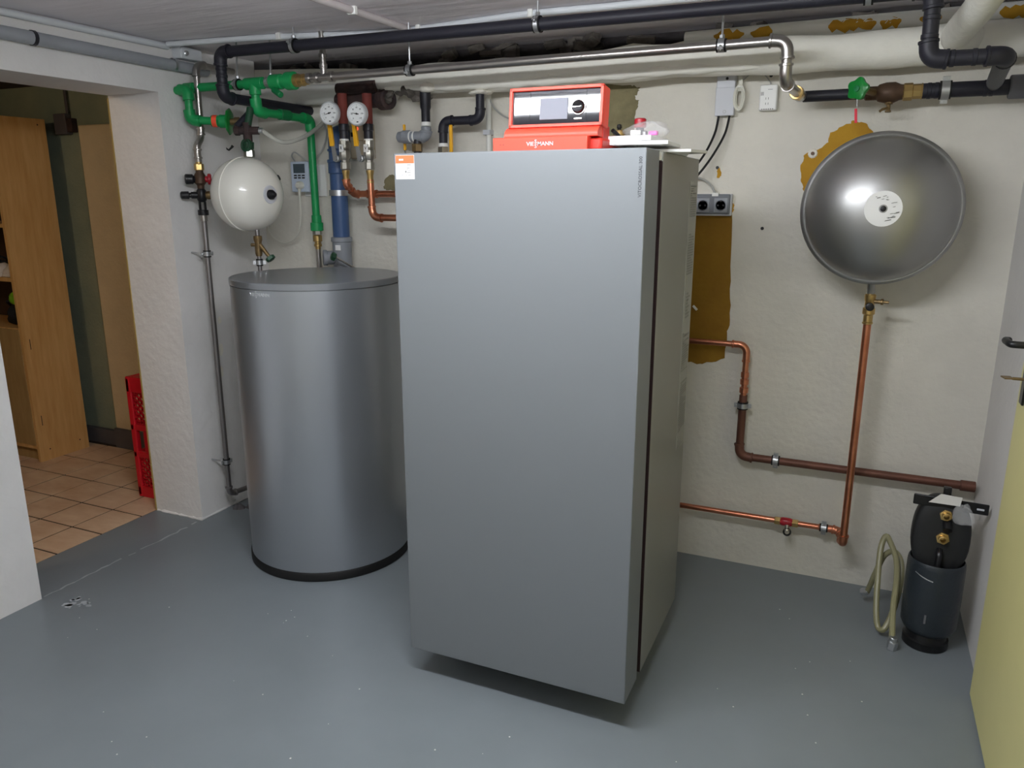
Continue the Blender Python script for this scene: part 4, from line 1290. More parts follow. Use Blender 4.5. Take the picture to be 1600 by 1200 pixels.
# ================================================================== blue waste pipe
BYp = 2.825
bp_ = thing('blue_waste_pipe', 'blue plastic waste pipe with grey branch behind the tank', 'pipe', tuple(A(533, 415, Y=BYp)))
bxp = A(530, 300, Y=BYp).x
zb_ = lambda py: A(531, py, Y=BYp).z
mb = MB().tube([(bxp, YB - .002, zb_(207)), (bxp, BYp + .035, zb_(207)), (bxp, BYp + .012, zb_(209)), (bxp, BYp, zb_(218)), (bxp, BYp, zb_(234))], .036, 22)
mb.build('upper_bend', 'blue_pipe', bp_, angle=60)
MB().cyl((bxp, BYp, zb_(375)), (bxp, BYp, zb_(230)), .036, n=28).build('pipe', 'blue_pipe', bp_)
MB().lathe((bxp, BYp, zb_(272)), (0, 0, 1), [(0, .036), (.004, .041), (.045, .041), (.047, .044), (.058, .044), (.060, .040)], 28).build('socket', 'blue_pipe', bp_)
MB().lathe((bxp, BYp, zb_(237)), (0, 0, 1), [(0, .036), (.002, .041), (.010, .041), (.012, .036)], 28).build('socket_lip', 'blue_pipe', bp_)
MB().lathe((bxp, BYp, zb_(306)), (0, 0, 1), [(0, .037), (0, .043), (.024, .043), (.024, .037)], 28, cap=False).build('pipe_clamp', 'zinc', bp_)
MB().cyl((bxp, BYp + .04, zb_(301)), (bxp, YB, zb_(301)), .004, n=8).build('clamp_rod', 'zinc', bp_)
MB().lathe((bxp, BYp, .62), (0, 0, 1), [(0, .041), (zb_(378) - .62, .041), (zb_(377) - .62, .046), (zb_(371) - .62, .046), (zb_(370) - .62, .041)], 28).build('grey_branch', 'grey_pvc', bp_)
sd_ = V((-.75, -.66, 0)).normalized()
bc = V((bxp, BYp, zb_(402)))
MB().lathe(bc + sd_ * .02, sd_, [(0, .030), (.045, .030), (.047, .034), (.062, .034), (.064, .030)], 24).build('branch_plug', 'grey_pvc', bp_)
MB().box((bxp - .004, BYp - .043, zb_(390)), (bxp + .022, BYp - .0395, zb_(382))).build('pipe_label', 'paper', bp_)
kn = thing('green_drain_knob', 'dark green valve knob in front of the grey pipe branch', 'valve', tuple(A(522, 415, Y=2.70)))
kc = A(525, 402, Y=2.71)
MB().lathe(kc, V((-.5, -.6, .3)), [(0, .012), (.004, .019), (.018, .019), (.022, .012)], 6).build('knob', 'bottle_green', kn, angle=20)
MB().cyl(kc, kc + V((.05, .06, -.05)), .005, n=8).build('stem', 'steel', kn)

# ================================================================== timer plug, socket and cable
tm = thing('plug_timer', 'pale digital plug-in timer with cable left of the green pipe', 'timer', tuple(A(470, 300, Y=YB)))
c0, c1 = A(456, 300, Y=2.85), A(481, 252, Y=2.85)
MB().box((c0.x, 2.85, c0.z), (c1.x, YB - .012, c1.z)).build('case', 'timer_blue', tm, bevel=.005)
w, h = c1.x - c0.x, c1.z - c0.z
MB().box((c0.x + w * .18, 2.848, c0.z + h * .62), (c0.x + w * .80, 2.85, c0.z + h * .92)).build('screen', 'lcd_dark', tm)
mb = MB()
for i in range(3):
    for j in range(2):
        mb.box((c0.x + w * (.2 + i * .22), 2.847, c0.z + h * (.44 + j * .08)), (c0.x + w * (.34 + i * .22), 2.85, c0.z + h * (.49 + j * .08)))
mb.build('buttons', 'ink', tm)
sk = tag(MB().box((c0.x + .03, YB - .014, c0.z - .02), (c1.x + .05, YB, c0.z + .12)).build('wall_socket', 'white_plastic', bevel=.004), 'white wall socket behind the digital timer', 'socket')
pg = thing('power_plug', 'white mains plug with cable hanging from the timer', 'plug', tuple(A(470, 292, Y=2.83)))
pc_ = V((c0.x + w * .55, 2.85, c0.z + h * .22))
MB().lathe(pc_, (0, -1, 0), [(0, .017), (.018, .017), (.026, .012)], 16).build('plug_body', 'cable_white', pg)
MB().cyl(pc_ + V((0, -.014, -.01)), pc_ + V((0, -.014, -.05)), .008, .005, n=10).build('cable_sleeve', 'cable_white', pg)
MB().tube(smooth([pc_ + V((0, -.014, -.05)), A(470, 340, Y=2.84), A(466, 365, Y=2.85), A(455, 377, Y=2.86), A(440, 379, Y=2.87), A(425, 368, Y=2.88), A(417, 350, Y=2.90)]), .0035, 8).build('cable', 'cable_white', pg)
cb = tag(MB().tube(smooth([A(462, 254, Y=2.88), A(456, 244, Y=2.87), A(460, 238, Y=2.86), A(470, 244, Y=2.86), A(485, 252, Y=2.88), A(500, 240, Y=2.90), A(508, 222, Y=2.90), A(510, 205, Y=2.90), A(505, 188, Y=2.90), A(512, 170, Y=2.90)]), .0035, 8).build('cable_loop', 'cable_grey'), 'thin grey cable looping up the wall beside the green pipe', 'cable')

# ================================================================== two dark pipes behind the boiler
dp = thing('black_iron_pipe', 'black iron pipe ending in a grey elbow behind the boiler', 'pipe', tuple(A(655, 236, Y=2.78)))
Yd = 2.78
zf = lambda px, py: A(px, py, Y=Yd)
x = zf(665, 170).x
MB().lathe((x, Yd, zf(665, 195).z), (0, 0, 1), [(0, .0175), (zf(665, 172).z - zf(665, 195).z, .0175), (zf(665, 168).z - zf(665, 195).z, .021), (zf(665, 138).z - zf(665, 195).z, .0215)], 18).build('pipe', 'iron_black', dp)
ring(dp, 'tape_ring', (x, Yd, zf(665, 194).z), (0, 0, 1), .0195, .016, 'tape_white')
g0, g1, g2_ = V((x, Yd, zf(665, 198).z)), V((x, Yd, zf(665, 213).z)), zf(640, 213)
run(dp, [g0, g1, V((g2_.x, Yd, g1.z))], .020, 'grey_pvc', .022, er=.023, ext=.004, collar=.002, n=18)
g3 = V((zf(622, 213).x, Yd, g1.z))
for px in (642, 648):
    ring(dp, 'tape_ring', (zf(px, 213).x, Yd, g1.z), (1, 0, 0), .0225, .006, 'tape_white')
MB().lathe((zf(641, 213).x, Yd, g1.z), (-1, 0, 0), [(0, .022), (.003, .026), (.03, .026), (.034, .023), (.052, .021), (.058, .014)], 18).build('grey_cap', 'grey_pvc', dp)
xl_ = zf(652, 210).x
run(dp, [(xl_, Yd, g1.z), (xl_, Yd, 1.22), (-.95, Yd, 1.22), (-.95, BY1 - .02, 1.22)], .016, 'iron_black', .03)
nut(dp, 'valve_nut', (zf(652, 232).x, Yd, zf(652, 231).z), (0, 0, 1), .022, .03, 'old_brass')
MB().obox(zf(626, 214) + V((0, .03, 0)), (1, 0, 0), (0, 1, 0), V((0, 0, 1)), .008, .012, .10).build('yellow_lever', 'yellow_lever', dp, bevel=.002)
MB().tube([zf(626, 233) + V((0, .03, 0)), zf(629, 238) + V((0, .02, 0)), zf(640, 246)], .003, 6).build('lever_plate', 'zinc', dp)

dq = thing('black_swan_neck_pipe', 'black S-shaped pipe dropping from the wrapped pipe behind the boiler', 'pipe', tuple(A(693, 240, Y=Yd)))
p0, p1, p2, p3 = zf(750, 145), zf(750, 187), zf(693, 187), zf(693, 226)
run(dq, [(p0.x, Yd, p0.z), (p0.x, Yd, p1.z), (p3.x, Yd, p1.z), (p3.x, Yd, p3.z)], .0165, 'insul_black', .028, er=.019, ext=.016, collar=.0015, n=18)
ring(dq, 'tape_ring', (p3.x, Yd, p3.z - .002), (0, 0, 1), .0195, .014, 'tape_white')
nut(dq, 'valve_nut', (p3.x, Yd, p3.z - .028), (0, 0, 1), .023, .04, 'nickel')
run(dq, [(p3.x, Yd, p3.z - .04), (p3.x, Yd, 1.12), (-.80, Yd, 1.12), (-.80, BY1 - .02, 1.12)], .016, 'iron_black', .03)
MB().obox(zf(710.5, 218) + V((0, -.03, 0)), (1, 0, 0), (0, 1, 0), V((0, 0, 1)), .013, .012, .105).build('yellow_lever', 'yellow_lever', dq, bevel=.003)
blob((p0.x, Yd + .01, p0.z - .006), .048, .04, .010, 4, .2).build('plaster_collar', 'plaster_blob', dq, angle=70)
vcn = thing('wall_conduit', 'pale vertical conduit on the wall just left of the red control unit', 'conduit', tuple(A(764, 240, Y=2.89)))
MB().cyl((A(764, 240, Y=2.89).x, 2.89, 1.40), (A(764, 240, Y=2.89).x, 2.89, 1.80), .0105, n=12).build('tube', 'white_paint', vcn)
MB().box((A(761, 205, Y=2.89).x - .012, 2.875, A(761, 211, Y=2.89).z), (A(761, 205, Y=2.89).x + .018, YB, A(761, 203, Y=2.89).z)).build('clip', 'grey_plastic', vcn, bevel=.002)
tag(MB().tube(smooth([A(764, 152, Y=2.89), A(772, 168, Y=2.88), A(785, 180, Y=2.86), A(800, 187, Y=2.84), A(830, 200, Y=2.8)]), .0035, 8).build('signal_cable', 'cable_grey'), 'thin grey cable sagging behind the red control unit', 'cable')

# ================================================================== conduits on ceiling and left wall
cw = thing('ceiling_conduit', 'white plastic conduit running across the ceiling in front of the black pipe', 'conduit', (-1.5, 2.45, ZC))
z = ZC - .012
cpts = [A(262, 69, Z=z), A(420, 58, Z=z), A(560, 53, Z=z), A(640, 47, Z=z), A(720, 36, Z=z), A(830, 21, Z=z), A(950, 10, Z=z), A(1070, -2, Z=z), A(1250, -18, Z=z)]
MB().tube(smooth(cpts), .0105, 12).build('tube', 'conduit_white', cw, angle=60)
for px, py in ((437, 57), (655, 45), (830, 21)):
    c = A(px, py, Z=z)
    MB().box((c.x - .009, c.y - .014, c.z - .0125), (c.x + .009, c.y + .014, ZC)).build('clip', 'white_plastic', cw, bevel=.003)
cg = thing('ceiling_tube', 'painted tube crossing the ceiling from the lamp towards the back wall', 'conduit', (-1.7, 2.2, ZC))
c0, c1 = A(478, -8, Z=ZC - .012), A(640, 46, Z=ZC - .010)
MB().cyl(c0, c1, .0115, n=12).build('tube', 'conduit_paint', cg)
c = c0 + (c1 - c0) * .40
MB().obox(c, c1 - c0, (c1 - c0).cross(V((0, 0, 1))), (0, 0, 1), .016, .032, .026).build('clip', 'white_plastic', cg, bevel=.003)
# left wall: corner duct and thick grey pipe
tag(MB().tube([(XL + .012, YF + .05, 1.982), (XL + .012, 1.0, 1.983), (XL + .012, 2.42, 1.984)], .012, 12).build('corner_conduit', 'conduit_white'), 'white conduit in the corner of ceiling and left wall', 'conduit')
gpp = thing('grey_wall_pipe', 'thick grey pipe running along the top of the left wall over the doorway', 'pipe', (XL + .02, 1.8, 1.92))
MB().tube([(XL + .024, YF + .05, 1.922), (XL + .024, 1.4, 1.921), (XL + .024, 2.60, 1.915)], .0215, 14).build('pipe', 'conduit_grey', gpp)
for y in (1.85, 2.43):
    MB().lathe((XL + .024, y - .006, 1.919), (0, 1, 0), [(0, .022), (.0, .0245), (.012, .0245), (.012, .022)], 14, cap=False).build('pipe_strap', 'iron_black' if y < 2 else 'zinc', gpp)
cbx = thing('conduit_box', 'pale square box where the ceiling conduits meet in the corner', 'junction box', (XL + .05, 2.48, 1.95))
MB().box((XL + .0, 2.45, 1.945), (XL + .05, 2.56, 1.99)).build('box', 'conduit_white', cbx, bevel=.004)
MB().lathe((XL + .05, 2.475, 1.965), (1, -.4, 0), [(0, .010), (.006, .010), (.008, .006)], 12).build('screw', 'zinc', cbx)

# ================================================================== right-hand wall devices
jx = thing('wall_junction_box', 'light grey box with coiled cable on the back wall beside the wrapped pipe', 'junction box', tuple(A(1135, 180, Y=YB)))
c0, c1 = A(1117, 181, Y=2.885), A(1150, 116, Y=2.885)
MB().box((c0.x, 2.885, c0.z), (c1.x, YB, c1.z)).build('housing', 'grey_plastic', jx, bevel=.003)
MB().box((c0.x - .001, 2.881, c0.z - .001), (c1.x + .001, 2.886, c0.z + .092)).build('cover', 'grey_plastic', jx, bevel=.002)
MB().lathe(((c0.x + c1.x) / 2 + .003, 2.886, c1.z - .012), (0, -1, 0), [(0, .005), (.002, .005)], 10).build('screw', 'black_plastic', jx)
MB().torus(((c0.x + c1.x) / 2 + .001, 2.881, c0.z + .012), (0, -1, 0), .005, .0008, 16, 5).build('logo_ring', 'cable_grey', jx)
for px, pts in ((1123, [(1123, 181, 2.89), (1118, 205, 2.88), (1108, 228, 2.86), (1096, 248, 2.83), (1080, 268, 2.80)]), (1140, [(1140, 181, 2.89), (1133, 208, 2.88), (1118, 236, 2.86), (1100, 262, 2.83), (1080, 285, 2.80)])):
    MB().tube(smooth([A(x_, y_, Y=Y_) for x_, y_, Y_ in pts]), .0042, 8).build('black_cable', 'black_plastic', jx)
cc = thing('cable_coil', 'bundled white cable hanging beside the light grey wall box', 'cable', tuple(A(1155, 165, Y=2.89)))
mb = MB()
o = A(1155, 152, Y=2.885)
for k in range(6):
    w_ = .010 + .0016 * k; hh_ = .030 + .002 * k; dy = random.uniform(-.006, .006)
    loop = [o + V((w_ * math.cos(t) , dy, hh_ * math.sin(t) * (1 if math.sin(t) > 0 else 1.1))) for t in [2 * PI * i / 20 for i in range(21)]]
    mb.tube(loop, .0024, 6)
mb.build('coil', 'cable_white', cc)
mb = MB()
for k in range(4):
    mb.tube(smooth([o + V((-.006 + k * .004, 0, .02)), o + V((-.002 + k * .003, -.004, .048)), o + V((.0 + k * .004 - .006, 0, .078))]), .0024, 6)
mb.build('tail', 'cable_white', cc)
MB().torus(o + V((0, 0, .033)), (0, 0, 1), .009, .0022, 16, 6).build('cable_tie', 'white_plastic', cc)
sn = thing('gas_alarm', 'small white alarm with vent slots on the wall left of the steel elbow', 'alarm', tuple(A(1200, 172, Y=YB)))
c0, c1 = A(1185, 173, Y=2.885), A(1216, 131, Y=2.885)
MB().box((c0.x, 2.885, c0.z), (c1.x, YB, c1.z)).build('case', 'white_plastic', sn, bevel=.004)
w, h = c1.x - c0.x, c1.z - c0.z
mb = MB()
for k in range(3):
    mb.box((c0.x + w * (.08 + .06 * k), 2.8845, c0.z + h * .58), (c0.x + w * (.11 + .06 * k), 2.886, c0.z + h * .72))
for i in range(2):
    for j in range(2):
        mb.box((c0.x + w * (.36 + .14 * i), 2.8845, c0.z + h * (.22 + .2 * j)), (c0.x + w * (.39 + .14 * i), 2.886, c0.z + h * (.30 + .2 * j)))
for k in range(6):
    mb.box((c0.x + w * (.16 + .12 * k), 2.8845, c0.z + h * .03), (c0.x + w * (.22 + .12 * k), 2.886, c0.z + h * .07))
mb.box((c0.x + w * .46, 2.8845, c0.z + h * .80), (c0.x + w * .72, 2.886, c0.z + h * .815))
mb.build('vent_slots', 'ink_light', sn)
MB().tube(smooth([A(1160, 126, Y=2.905), A(1175, 115, Y=2.90), A(1192, 115, Y=2.90), A(1203, 128, Y=2.905), A(1204, 134, Y=2.905)]), .002, 6).build('lead', 'cable_grey', sn)
# double socket
ds = thing('double_socket', 'grey double socket on the wall above the ochre patch', 'socket', tuple(A(1117, 337, Y=YB)))
c0, c1 = A(1084, 337, Y=2.872), A(1143, 303, Y=2.872)
MB().box((c0.x, 2.885, c0.z), (c1.x, YB, c1.z)).build('back_box', 'grey_plastic', ds, bevel=.004)
MB().box((c0.x + .002, 2.876, c0.z + .006), (c1.x - .004, 2.888, c1.z - .001)).build('frame', 'socket_grey', ds, bevel=.004)
for px in (1098, 1126):
    c = A(px, 321, Y=2.874)
    ins = MB().box((c.x - .024, 2.8735, c.z - .024), (c.x + .024, 2.878, c.z + .026)).build('socket_insert', 'socket_light', ds, bevel=.002)
    MB().lathe((c.x, 2.8735, c.z), (0, 1, 0), [(0, .0195), (-.0016, .0195), (-.0016, .0175), (.0, .0165), (.0, .0)], 28, cap=False).build('socket_ring', 'socket_grey', ins)
    mb = MB()
    for dx in (-.009, .009):
        mb.lathe((c.x + dx, 2.8733, c.z), (0, -1, 0), [(0, .0032), (.0006, .0032)], 10)
    for dz in (-.0145, .0145):
        mb.obox((c.x, 2.8728, c.z + dz), (1, 0, 0), (0, 1, 0), (0, 0, 1), .006, .001, .004)
    mb.build('pin_hole', 'black_plastic', ins)
MB().box((A(1113, 300, Y=2.88).x, 2.874, c1.z - .008), (A(1123, 300, Y=2.88).x, 2.90, c1.z + .004)).build('cable_gland', 'white_plastic', ds, bevel=.001)
MB().tube(smooth([A(1117, 303, Y=2.89), A(1112, 290, Y=2.895), A(1100, 281, Y=2.89), A(1085, 277, Y=2.88), A(1070, 276, Y=2.86)]), .004, 8).build('cable', 'cable_grey', ds)
tag(MB().obox(A(1086, 481, Y=2.89), V((1, 0, -1)), V((0, 1, 0)), V((1, 0, 1)), .022, .006, .008).build('plug_tip', 'white_plastic', bevel=.001), 'tiny white connector dangling in front of the ochre patch', 'connector')

# ================================================================== copper pipes on the right
QY = 2.858
cu_ = thing('brown_copper_pipe', 'copper pipe turning brown, stepping down the back wall to the right corner', 'pipe', (0, QY, .46))
zu, zl = .888, .4635
xe0 = A(1170, 600, Y=QY).x - .016
xr_ = A(1520, 760, Y=QY).x
zmid = A(1168, 618, Y=QY).z
MB().cyl((-.75, QY, zu), (xe0 - .034, QY, zu), .0105, n=16).build('pipe', 'copper', cu_)
st_, ar_ = fillet([(-.75, QY, zu), (xe0, QY, zu), (xe0, QY, zmid)], .03)
arc = ar_[0]
MB().tube([arc[0] + V((-.022, 0, 0))] + arc + [arc[-1] + V((0, 0, -.03))], .0128, 16).build('elbow', 'copper', cu_)
ring(cu_, 'solder_collar', arc[0] + V((-.02, 0, 0)), (1, 0, 0), .0148, .008, 'copper')
ring(cu_, 'solder_collar', arc[-1] + V((0, 0, -.03)), (0, 0, 1), .0148, .008, 'copper')
MB().cyl(arc[-1], (xe0, QY, zmid), .011, n=16).build('pipe', 'copper', cu_)
for py, r_ in ((586, .0145), (597, .0155), (610, .016)):
    ring(cu_, 'reducer', (xe0, QY, A(1168, py, Y=QY).z), (0, 0, 1), r_, .02, 'copper')
run(cu_, [(xe0, QY, zmid), (xe0, QY, zl), (xr_, QY, zl - .002)], .0145, 'copper_old', .03, er=.0172, ext=.02, collar=.002)
ring(cu_, 'end_socket', (xr_ - .015, QY, zl - .002), (1, 0, 0), .0185, .045, 'copper_old')
clamp(cu_, (xe0, QY, A(1165, 634, Y=QY).z), (0, 0, 1), .0147, to=(xe0, YB, A(1165, 634, Y=QY).z), lug=(1, 0, 0))
xk = A(1212, 718, Y=QY).x
clamp(cu_, (xk, QY, zl), (1, 0, 0), .0147, to=(xk, YB, zl), lug=(0, -.2, 1))

cl = thing('vessel_copper_pipe', 'bright copper pipe rising from the low wall run up to the grey vessel', 'pipe', (.048, 2.75, .22))
zlo = .229
xv = .048
YV = 2.752
zve = A(1357, 497, Y=YV).z
xend = A(1302, 827, Y=QY).x
MB().cyl((-.75, QY, zlo), (xend, QY, zlo), .0105, n=16).build('pipe', 'copper', cl)
MB().cyl((xend - .05, QY, zlo), (xend, QY, zlo), .0135, n=16, ch=.002).build('coupling', 'copper', cl)
run(cl, [(xend - .005, QY, zlo), (xv - .012, QY, zlo - .004), (xv, YV, zlo - .006), (xv, YV, zve)], .0125, 'copper', .022, er=.0152, ext=.014, collar=.002)
xv1 = A(1227, 818, Y=QY).x
for dx in (-.028, .034):
    nut(cl, 'brass_nut', (xv1 + dx, QY, zlo), (1, 0, 0), .0155, .022, 'brass')
cvb = MB().lathe((xv1 - .02, QY, zlo), (1, 0, 0), [(0, .013), (.01, .016), (.036, .016), (.046, .013)], 14).build('cock_body', 'red_knob', cl)
MB().lathe((xv1 + .008, QY - .015, zlo - .005), V((0, -.4, -1)), [(0, .008), (.014, .008), (.016, .013), (.022, .013)], 14).build('cock_spout', 'nickel', cvb)
MB().torus((xv1 + .010, QY - .028, zlo - .028), (.2, -1, .2), .012, .0035, 20, 6).build('cock_ring', 'black_plastic', cvb)
xk = A(1287, 824, Y=QY).x
clamp(cl, (xk, QY, zlo), (1, 0, 0), .011, to=(xk, YB, zlo), lug=(0, -.15, 1))
# valve group below vessel
fv = thing('vessel_cap_valve', 'brass cap valve between the copper pipe and the grey vessel', 'valve', (xv + .004, YV, zve))
zz0 = zve
MB().lathe((xv, YV, zz0 - .02), (0, 0, 1), [(0, .0145), (.002, .0165), (.006, .0165), (.008, .0145), (.03, .0145), (.034, .019), (.052, .019), (.056, .015), (.075, .015), (.078, .017), (.096, .018), (.10, .012), (.13, .012)], 16).build('body', 'brass', fv)
MB().lathe((xv, YV - .012, zz0 + .040), (.1, -1, 0), [(0, .013), (.02, .013), (.022, .009)], 16).build('black_plug', 'black_plastic', fv)
MB().lathe((xv + .012, YV - .004, zz0 + .056), (1, -.2, 0), [(0, .007), (.02, .007), (.021, .010), (.028, .010), (.029, .005), (.045, .004)], 10).build('drain_cock', 'old_brass', fv)

# ================================================================== big grey vessel
gc = A(1375, 327, Y=2.70)
VR = .230
gv = thing('grey_expansion_vessel', 'large round silver grey expansion vessel on the wall above the copper pipe', 'vessel', (gc.x, gc.y, gc.z - VR))
ax_ = V((.05, -1, .03)).normalized()


def vprof(h, r, R=.42, n=18):
    """torispherical dome: flat centre radius R, tight knuckle"""
    out = []
    for i in range(n + 1):
        rr_ = r * (1 - i / n)
        t = rr_ / r
        z_ = h * (1 - t ** 2) ** .5 * .45 + h * .55 * (1 - t ** 2.6)
        out.append((z_, max(rr_, .0004)))
    return out


MB().lathe(gc + ax_ * .010, ax_, vprof(.115, VR - .010, n=28), 72, cap=False).build('front_shell', 'vessel_grey', gv, angle=70)
MB().lathe(gc - ax_ * .012, -ax_, vprof(.12, VR - .008), 64, cap=False).build('rear_shell', 'vessel_grey', gv, angle=70)
MB().lathe(gc, ax_, [(-.014, VR - .006), (-.013, VR), (-.004, VR + .003), (.006, VR + .002), (.011, VR - .002), (.013, VR - .007), (.010, VR - .013)], 96, cap=False).build('rim', 'vessel_grey', gv, angle=40)
lp = gc + ax_ * (.125)
MB().lathe(lp - ax_ * .003, ax_, [(0, .052), (.0015, .052), (.0042, .030), (.005, .012)], 40, cap=False).build('label_disc', 'paper', gv, angle=60)
MB().lathe(lp - ax_ * .002, ax_, [(0, .0085), (.006, .0085), (.007, .006)], 16).build('valve_hole', 'black_plastic', gv)
mb = MB()
ez_ = V((-.22, 0, 1)).normalized(); exx = ez_.cross(ax_) * -1
exx = V((1, 0, .22)).normalized()
rnd = random.Random(4)
for k in range(26):
    th = rnd.uniform(0, 2 * PI); r_ = rnd.uniform(.026, .044)
    c = lp + (exx * math.cos(th) + ez_ * math.sin(th)) * r_ + ax_ * (-.0015 + .0035 * (.052 - r_) / .03)
    mb.obox(c, exx, ez_, ax_, rnd.uniform(.004, .011), .0013, .001)
for (dx, dz, w_) in ((-.030, .016, .018), (-.008, .034, .010), (.002, -.036, .030), (.012, -.030, .034), (-.006, -.024, .028)):
    mb.obox(lp + exx * dx + ez_ * dz + ax_ * (.0005), exx, ez_, ax_, w_, .0024, .0012)
mb.build('label_print', 'ink_light', gv)
MB().obox((gc.x, (2.80 + YB) / 2, gc.z), (1, 0, 0), (0, 1, 0), (0, 0, 1), .10, YB - 2.80, .12).build('wall_bracket', 'iron_black', gv)
MB().cyl((xv, YV, gc.z - VR - .035), (gc.x - .005, 2.72, gc.z - VR + .03), .013, n=14).build('connection_nipple', 'vessel_grey', gv)

# ================================================================== dark cylinder, oval black vessel and hose in the right corner
bcx, bcy = .322, 2.595
bt = thing('dark_cylinder', 'dark slate open-topped cylinder standing on the floor by the yellow door', 'cylinder', (bcx, bcy, 0))
hB = .300
MB().lathe((bcx, bcy, .04), (0, 0, 1), [(0, .045), (.006, .062), (.018, .074), (.035, .0815), (.12, .083), (hB - .06, .083), (hB - .046, .0815), (hB - .040, .078), (hB - .042, .075), (hB - .06, .0765), (.06, .0765), (.05, .02)], 44).build('shell', 'bottle_dark', bt, angle=50)
MB().lathe((bcx - .004, bcy - .008, 0), (0, 0, 1), [(0, .064), (.004, .067), (.028, .067), (.032, .061), (.05, .057)], 36).build('foot_ring', 'black_metal', bt)
MB().obox((bcx - .02, bcy - .0815, .12), (1, .1, 0), (0, 1, 0), (0, 0, 1), .006, .002, .03).build('worn_label', 'insul_grey', bt)
tear = MB().tube(smooth([(bcx - .060, bcy - .056, .266), (bcx - .045, bcy - .069, .259), (bcx - .030, bcy - .077, .254), (bcx - .012, bcy - .083, .251)], 4), .002, 6)
tear.build('torn_edge', 'zinc', bt)
# oval flat vessel standing in the open top
oc_ = V((.322, 2.605, .368)); tilt = V((.02, .10, 1)).normalized()
on_ = V((-.03, -1, .10)).normalized()
oxx = V((1, -.03, -.02)).normalized()
ov = thing('oval_black_vessel', 'flat oval black vessel with brass ports standing in the top of the dark cylinder', 'vessel', (oc_.x, oc_.y, .2))
mb = MB()
NN = 48
vs, fs = [], []
rows = [(-.038, .86), (-.033, .95), (-.022, 1.0), (.022, 1.0), (.033, .96), (.038, .88), (.041, .6), (.042, .01)]
for (t, k) in rows:
    for i in range(NN):
        th = 2 * PI * i / NN
        cx_, sz_ = math.cos(th), math.sin(th)
        ex_ = abs(cx_) ** .75 * (1 if cx_ > 0 else -1); ez2 = abs(sz_) ** .8 * (1 if sz_ > 0 else -1)
        vs.append(oc_ + oxx * ex_ * .082 * k * (1 if sz_ > 0 else 1 - .24 * abs(sz_) ** 1.5) + tilt * ez2 * .135 * k + on_ * t)
for j in range(len(rows) - 1):
    for i in range(NN):
        fs.append((j * NN + i, j * NN + (i + 1) % NN, (j + 1) * NN + (i + 1) % NN, (j + 1) * NN + i))
fs.append(tuple(range(NN)))
mb.add(vs, fs).build('shell', 'oval_black', ov, angle=50)
MB().obox(oc_ + tilt * .118 + oxx * .012 + on_ * .036, oxx, tilt, on_, .205, .034, .006).build('mounting_bracket', 'black_metal', ov, bevel=.004)
MB().obox(oc_ + tilt * .117 + oxx * .092 + on_ * .040, oxx, tilt, on_, .020, .006, .002).build('bracket_slot', 'grey_plastic', ov, bevel=.001)
MB().obox(oc_ + tilt * .150 + oxx * .0 + on_ * .02, oxx, tilt, on_, .022, .035, .02).build('top_lug', 'black_metal', ov, bevel=.003)
for (dt, r_) in ((.082, .0185), (.008, .0195)):
    c = oc_ + tilt * dt + oxx * .004 + on_ * .040
    prt = MB().lathe(c, on_, [(0, r_), (.008, r_), (.009, r_ * .75)], 6).build('port_nut', 'brass', ov, angle=20)
    MB().lathe(c + on_ * .008, on_, [(0, r_ * .68), (.016, r_ * .62), (.017, r_ * .42), (.01, r_ * .36)], 16, cap=False).build('port_nipple', 'brass', prt)
MB().cyl(oc_ + tilt * .06 + oxx * .010 + on_ * .04, oc_ + tilt * .04 + oxx * .012 + on_ * .062, .013, n=12).build('port_cap', 'black_plastic', ov)
mb = MB().tube(smooth([oc_ + tilt * (-.03) + oxx * .0 + on_ * .04, oc_ + tilt * (-.045) + on_ * .058, oc_ + tilt * (-.085) + on_ * .060]), .009, 10)
mb.build('short_hose', 'black_plastic', ov)
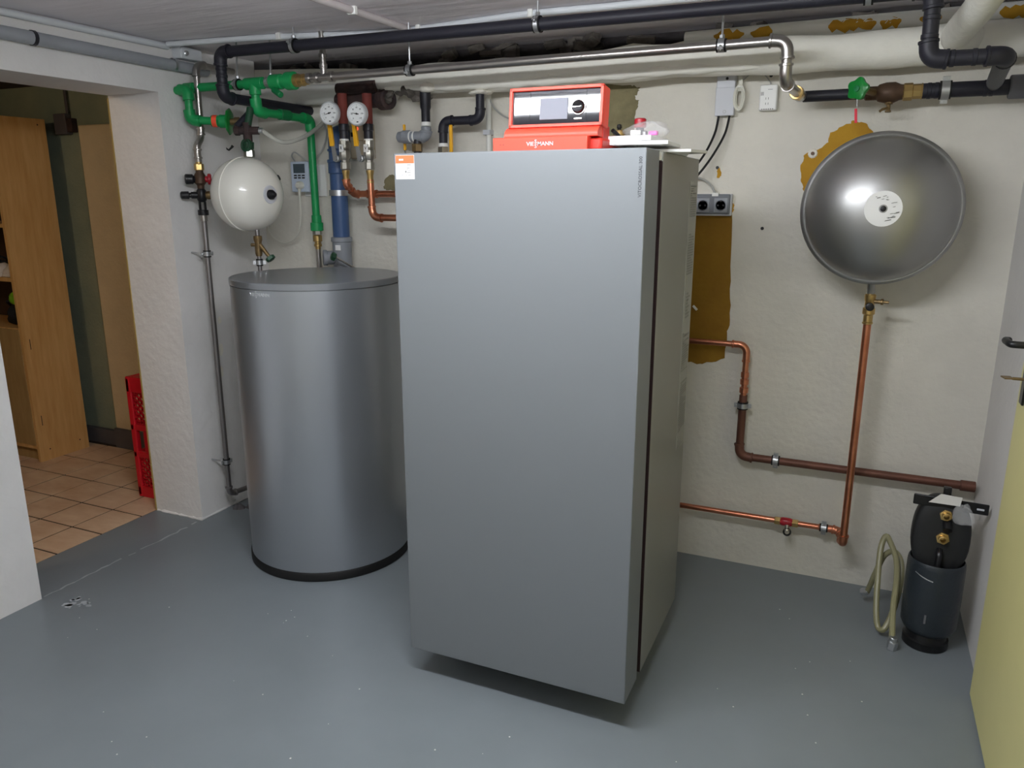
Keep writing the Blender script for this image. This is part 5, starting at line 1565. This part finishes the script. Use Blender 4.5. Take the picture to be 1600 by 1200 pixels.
tg = thing('paper_tag', 'crumpled paper tag and clear pouch on top of the oval black vessel', 'tag', tuple(oc_ + tilt * .13))
MB().prism([oc_ + tilt * .120 - oxx * .05 + on_ * .060, oc_ + tilt * .122 + oxx * .035 + on_ * .060, oc_ + tilt * .146 + oxx * .04 + on_ * .044, oc_ + tilt * .148 - oxx * .018 + on_ * .044], on_, .0012).build('sheet', 'paper_grey', tg)
pq = oc_ + tilt * .078 + oxx * .048 + on_ * .056
blob((pq.x, pq.y, pq.z - .012), .030, .014, .034, 31, .3, 22, 12).build('pouch', 'bag', tg, angle=80)

hz_ = thing('drain_hose', 'coiled translucent olive hose with metal couplings beside the dark cylinder', 'hose', (.21, 2.65, 0))
hp = [A(1394, 1008, Y=2.50), A(1394, 985, Y=2.52), A(1396, 945, Y=2.58), A(1401, 905, Y=2.64), A(1400, 872, Y=2.70), A(1390, 845, Y=2.74), A(1384, 838, Y=2.75), A(1376, 858, Y=2.73), A(1371, 910, Y=2.66), A(1369, 955, Y=2.60), A(1372, 980, Y=2.57), A(1382, 982, Y=2.56), A(1395, 955, Y=2.60), A(1406, 915, Y=2.66), A(1408, 880, Y=2.71), A(1398, 862, Y=2.74), A(1382, 868, Y=2.75), A(1368, 895, Y=2.74), A(1358, 918, Y=2.76), A(1354, 926, Y=2.77)]
hp = [V((p.x, p.y, max(p.z, .014))) for p in hp]
MB().tube(smooth(hp, 5), .0095, 10).build('hose', 'hose_olive', hz_)
e = hp[0]
nut(hz_, 'coupling', (e.x, e.y, .017), (0.1, -.15, 1), .0165, .03, 'zinc')
ring(hz_, 'coupling_sleeve', (e.x + .001, e.y, .038), (0.1, -.1, 1), .0125, .016, 'zinc')
e = hp[-1]
nut(hz_, 'coupling', e + V((-.006, 0, .003)), (-1, .3, -.5), .014, .026, 'zinc')
MB().obox(e + V((-.008, -.016, .008)), (1, 0, 0), (0, 1, 0), (0, 0, 1), .01, .018, .006).build('clip_ear', 'zinc', hz_)

# remove helper keys
for o in bpy.data.objects:
    if '_o' in o:
        del o['_o']
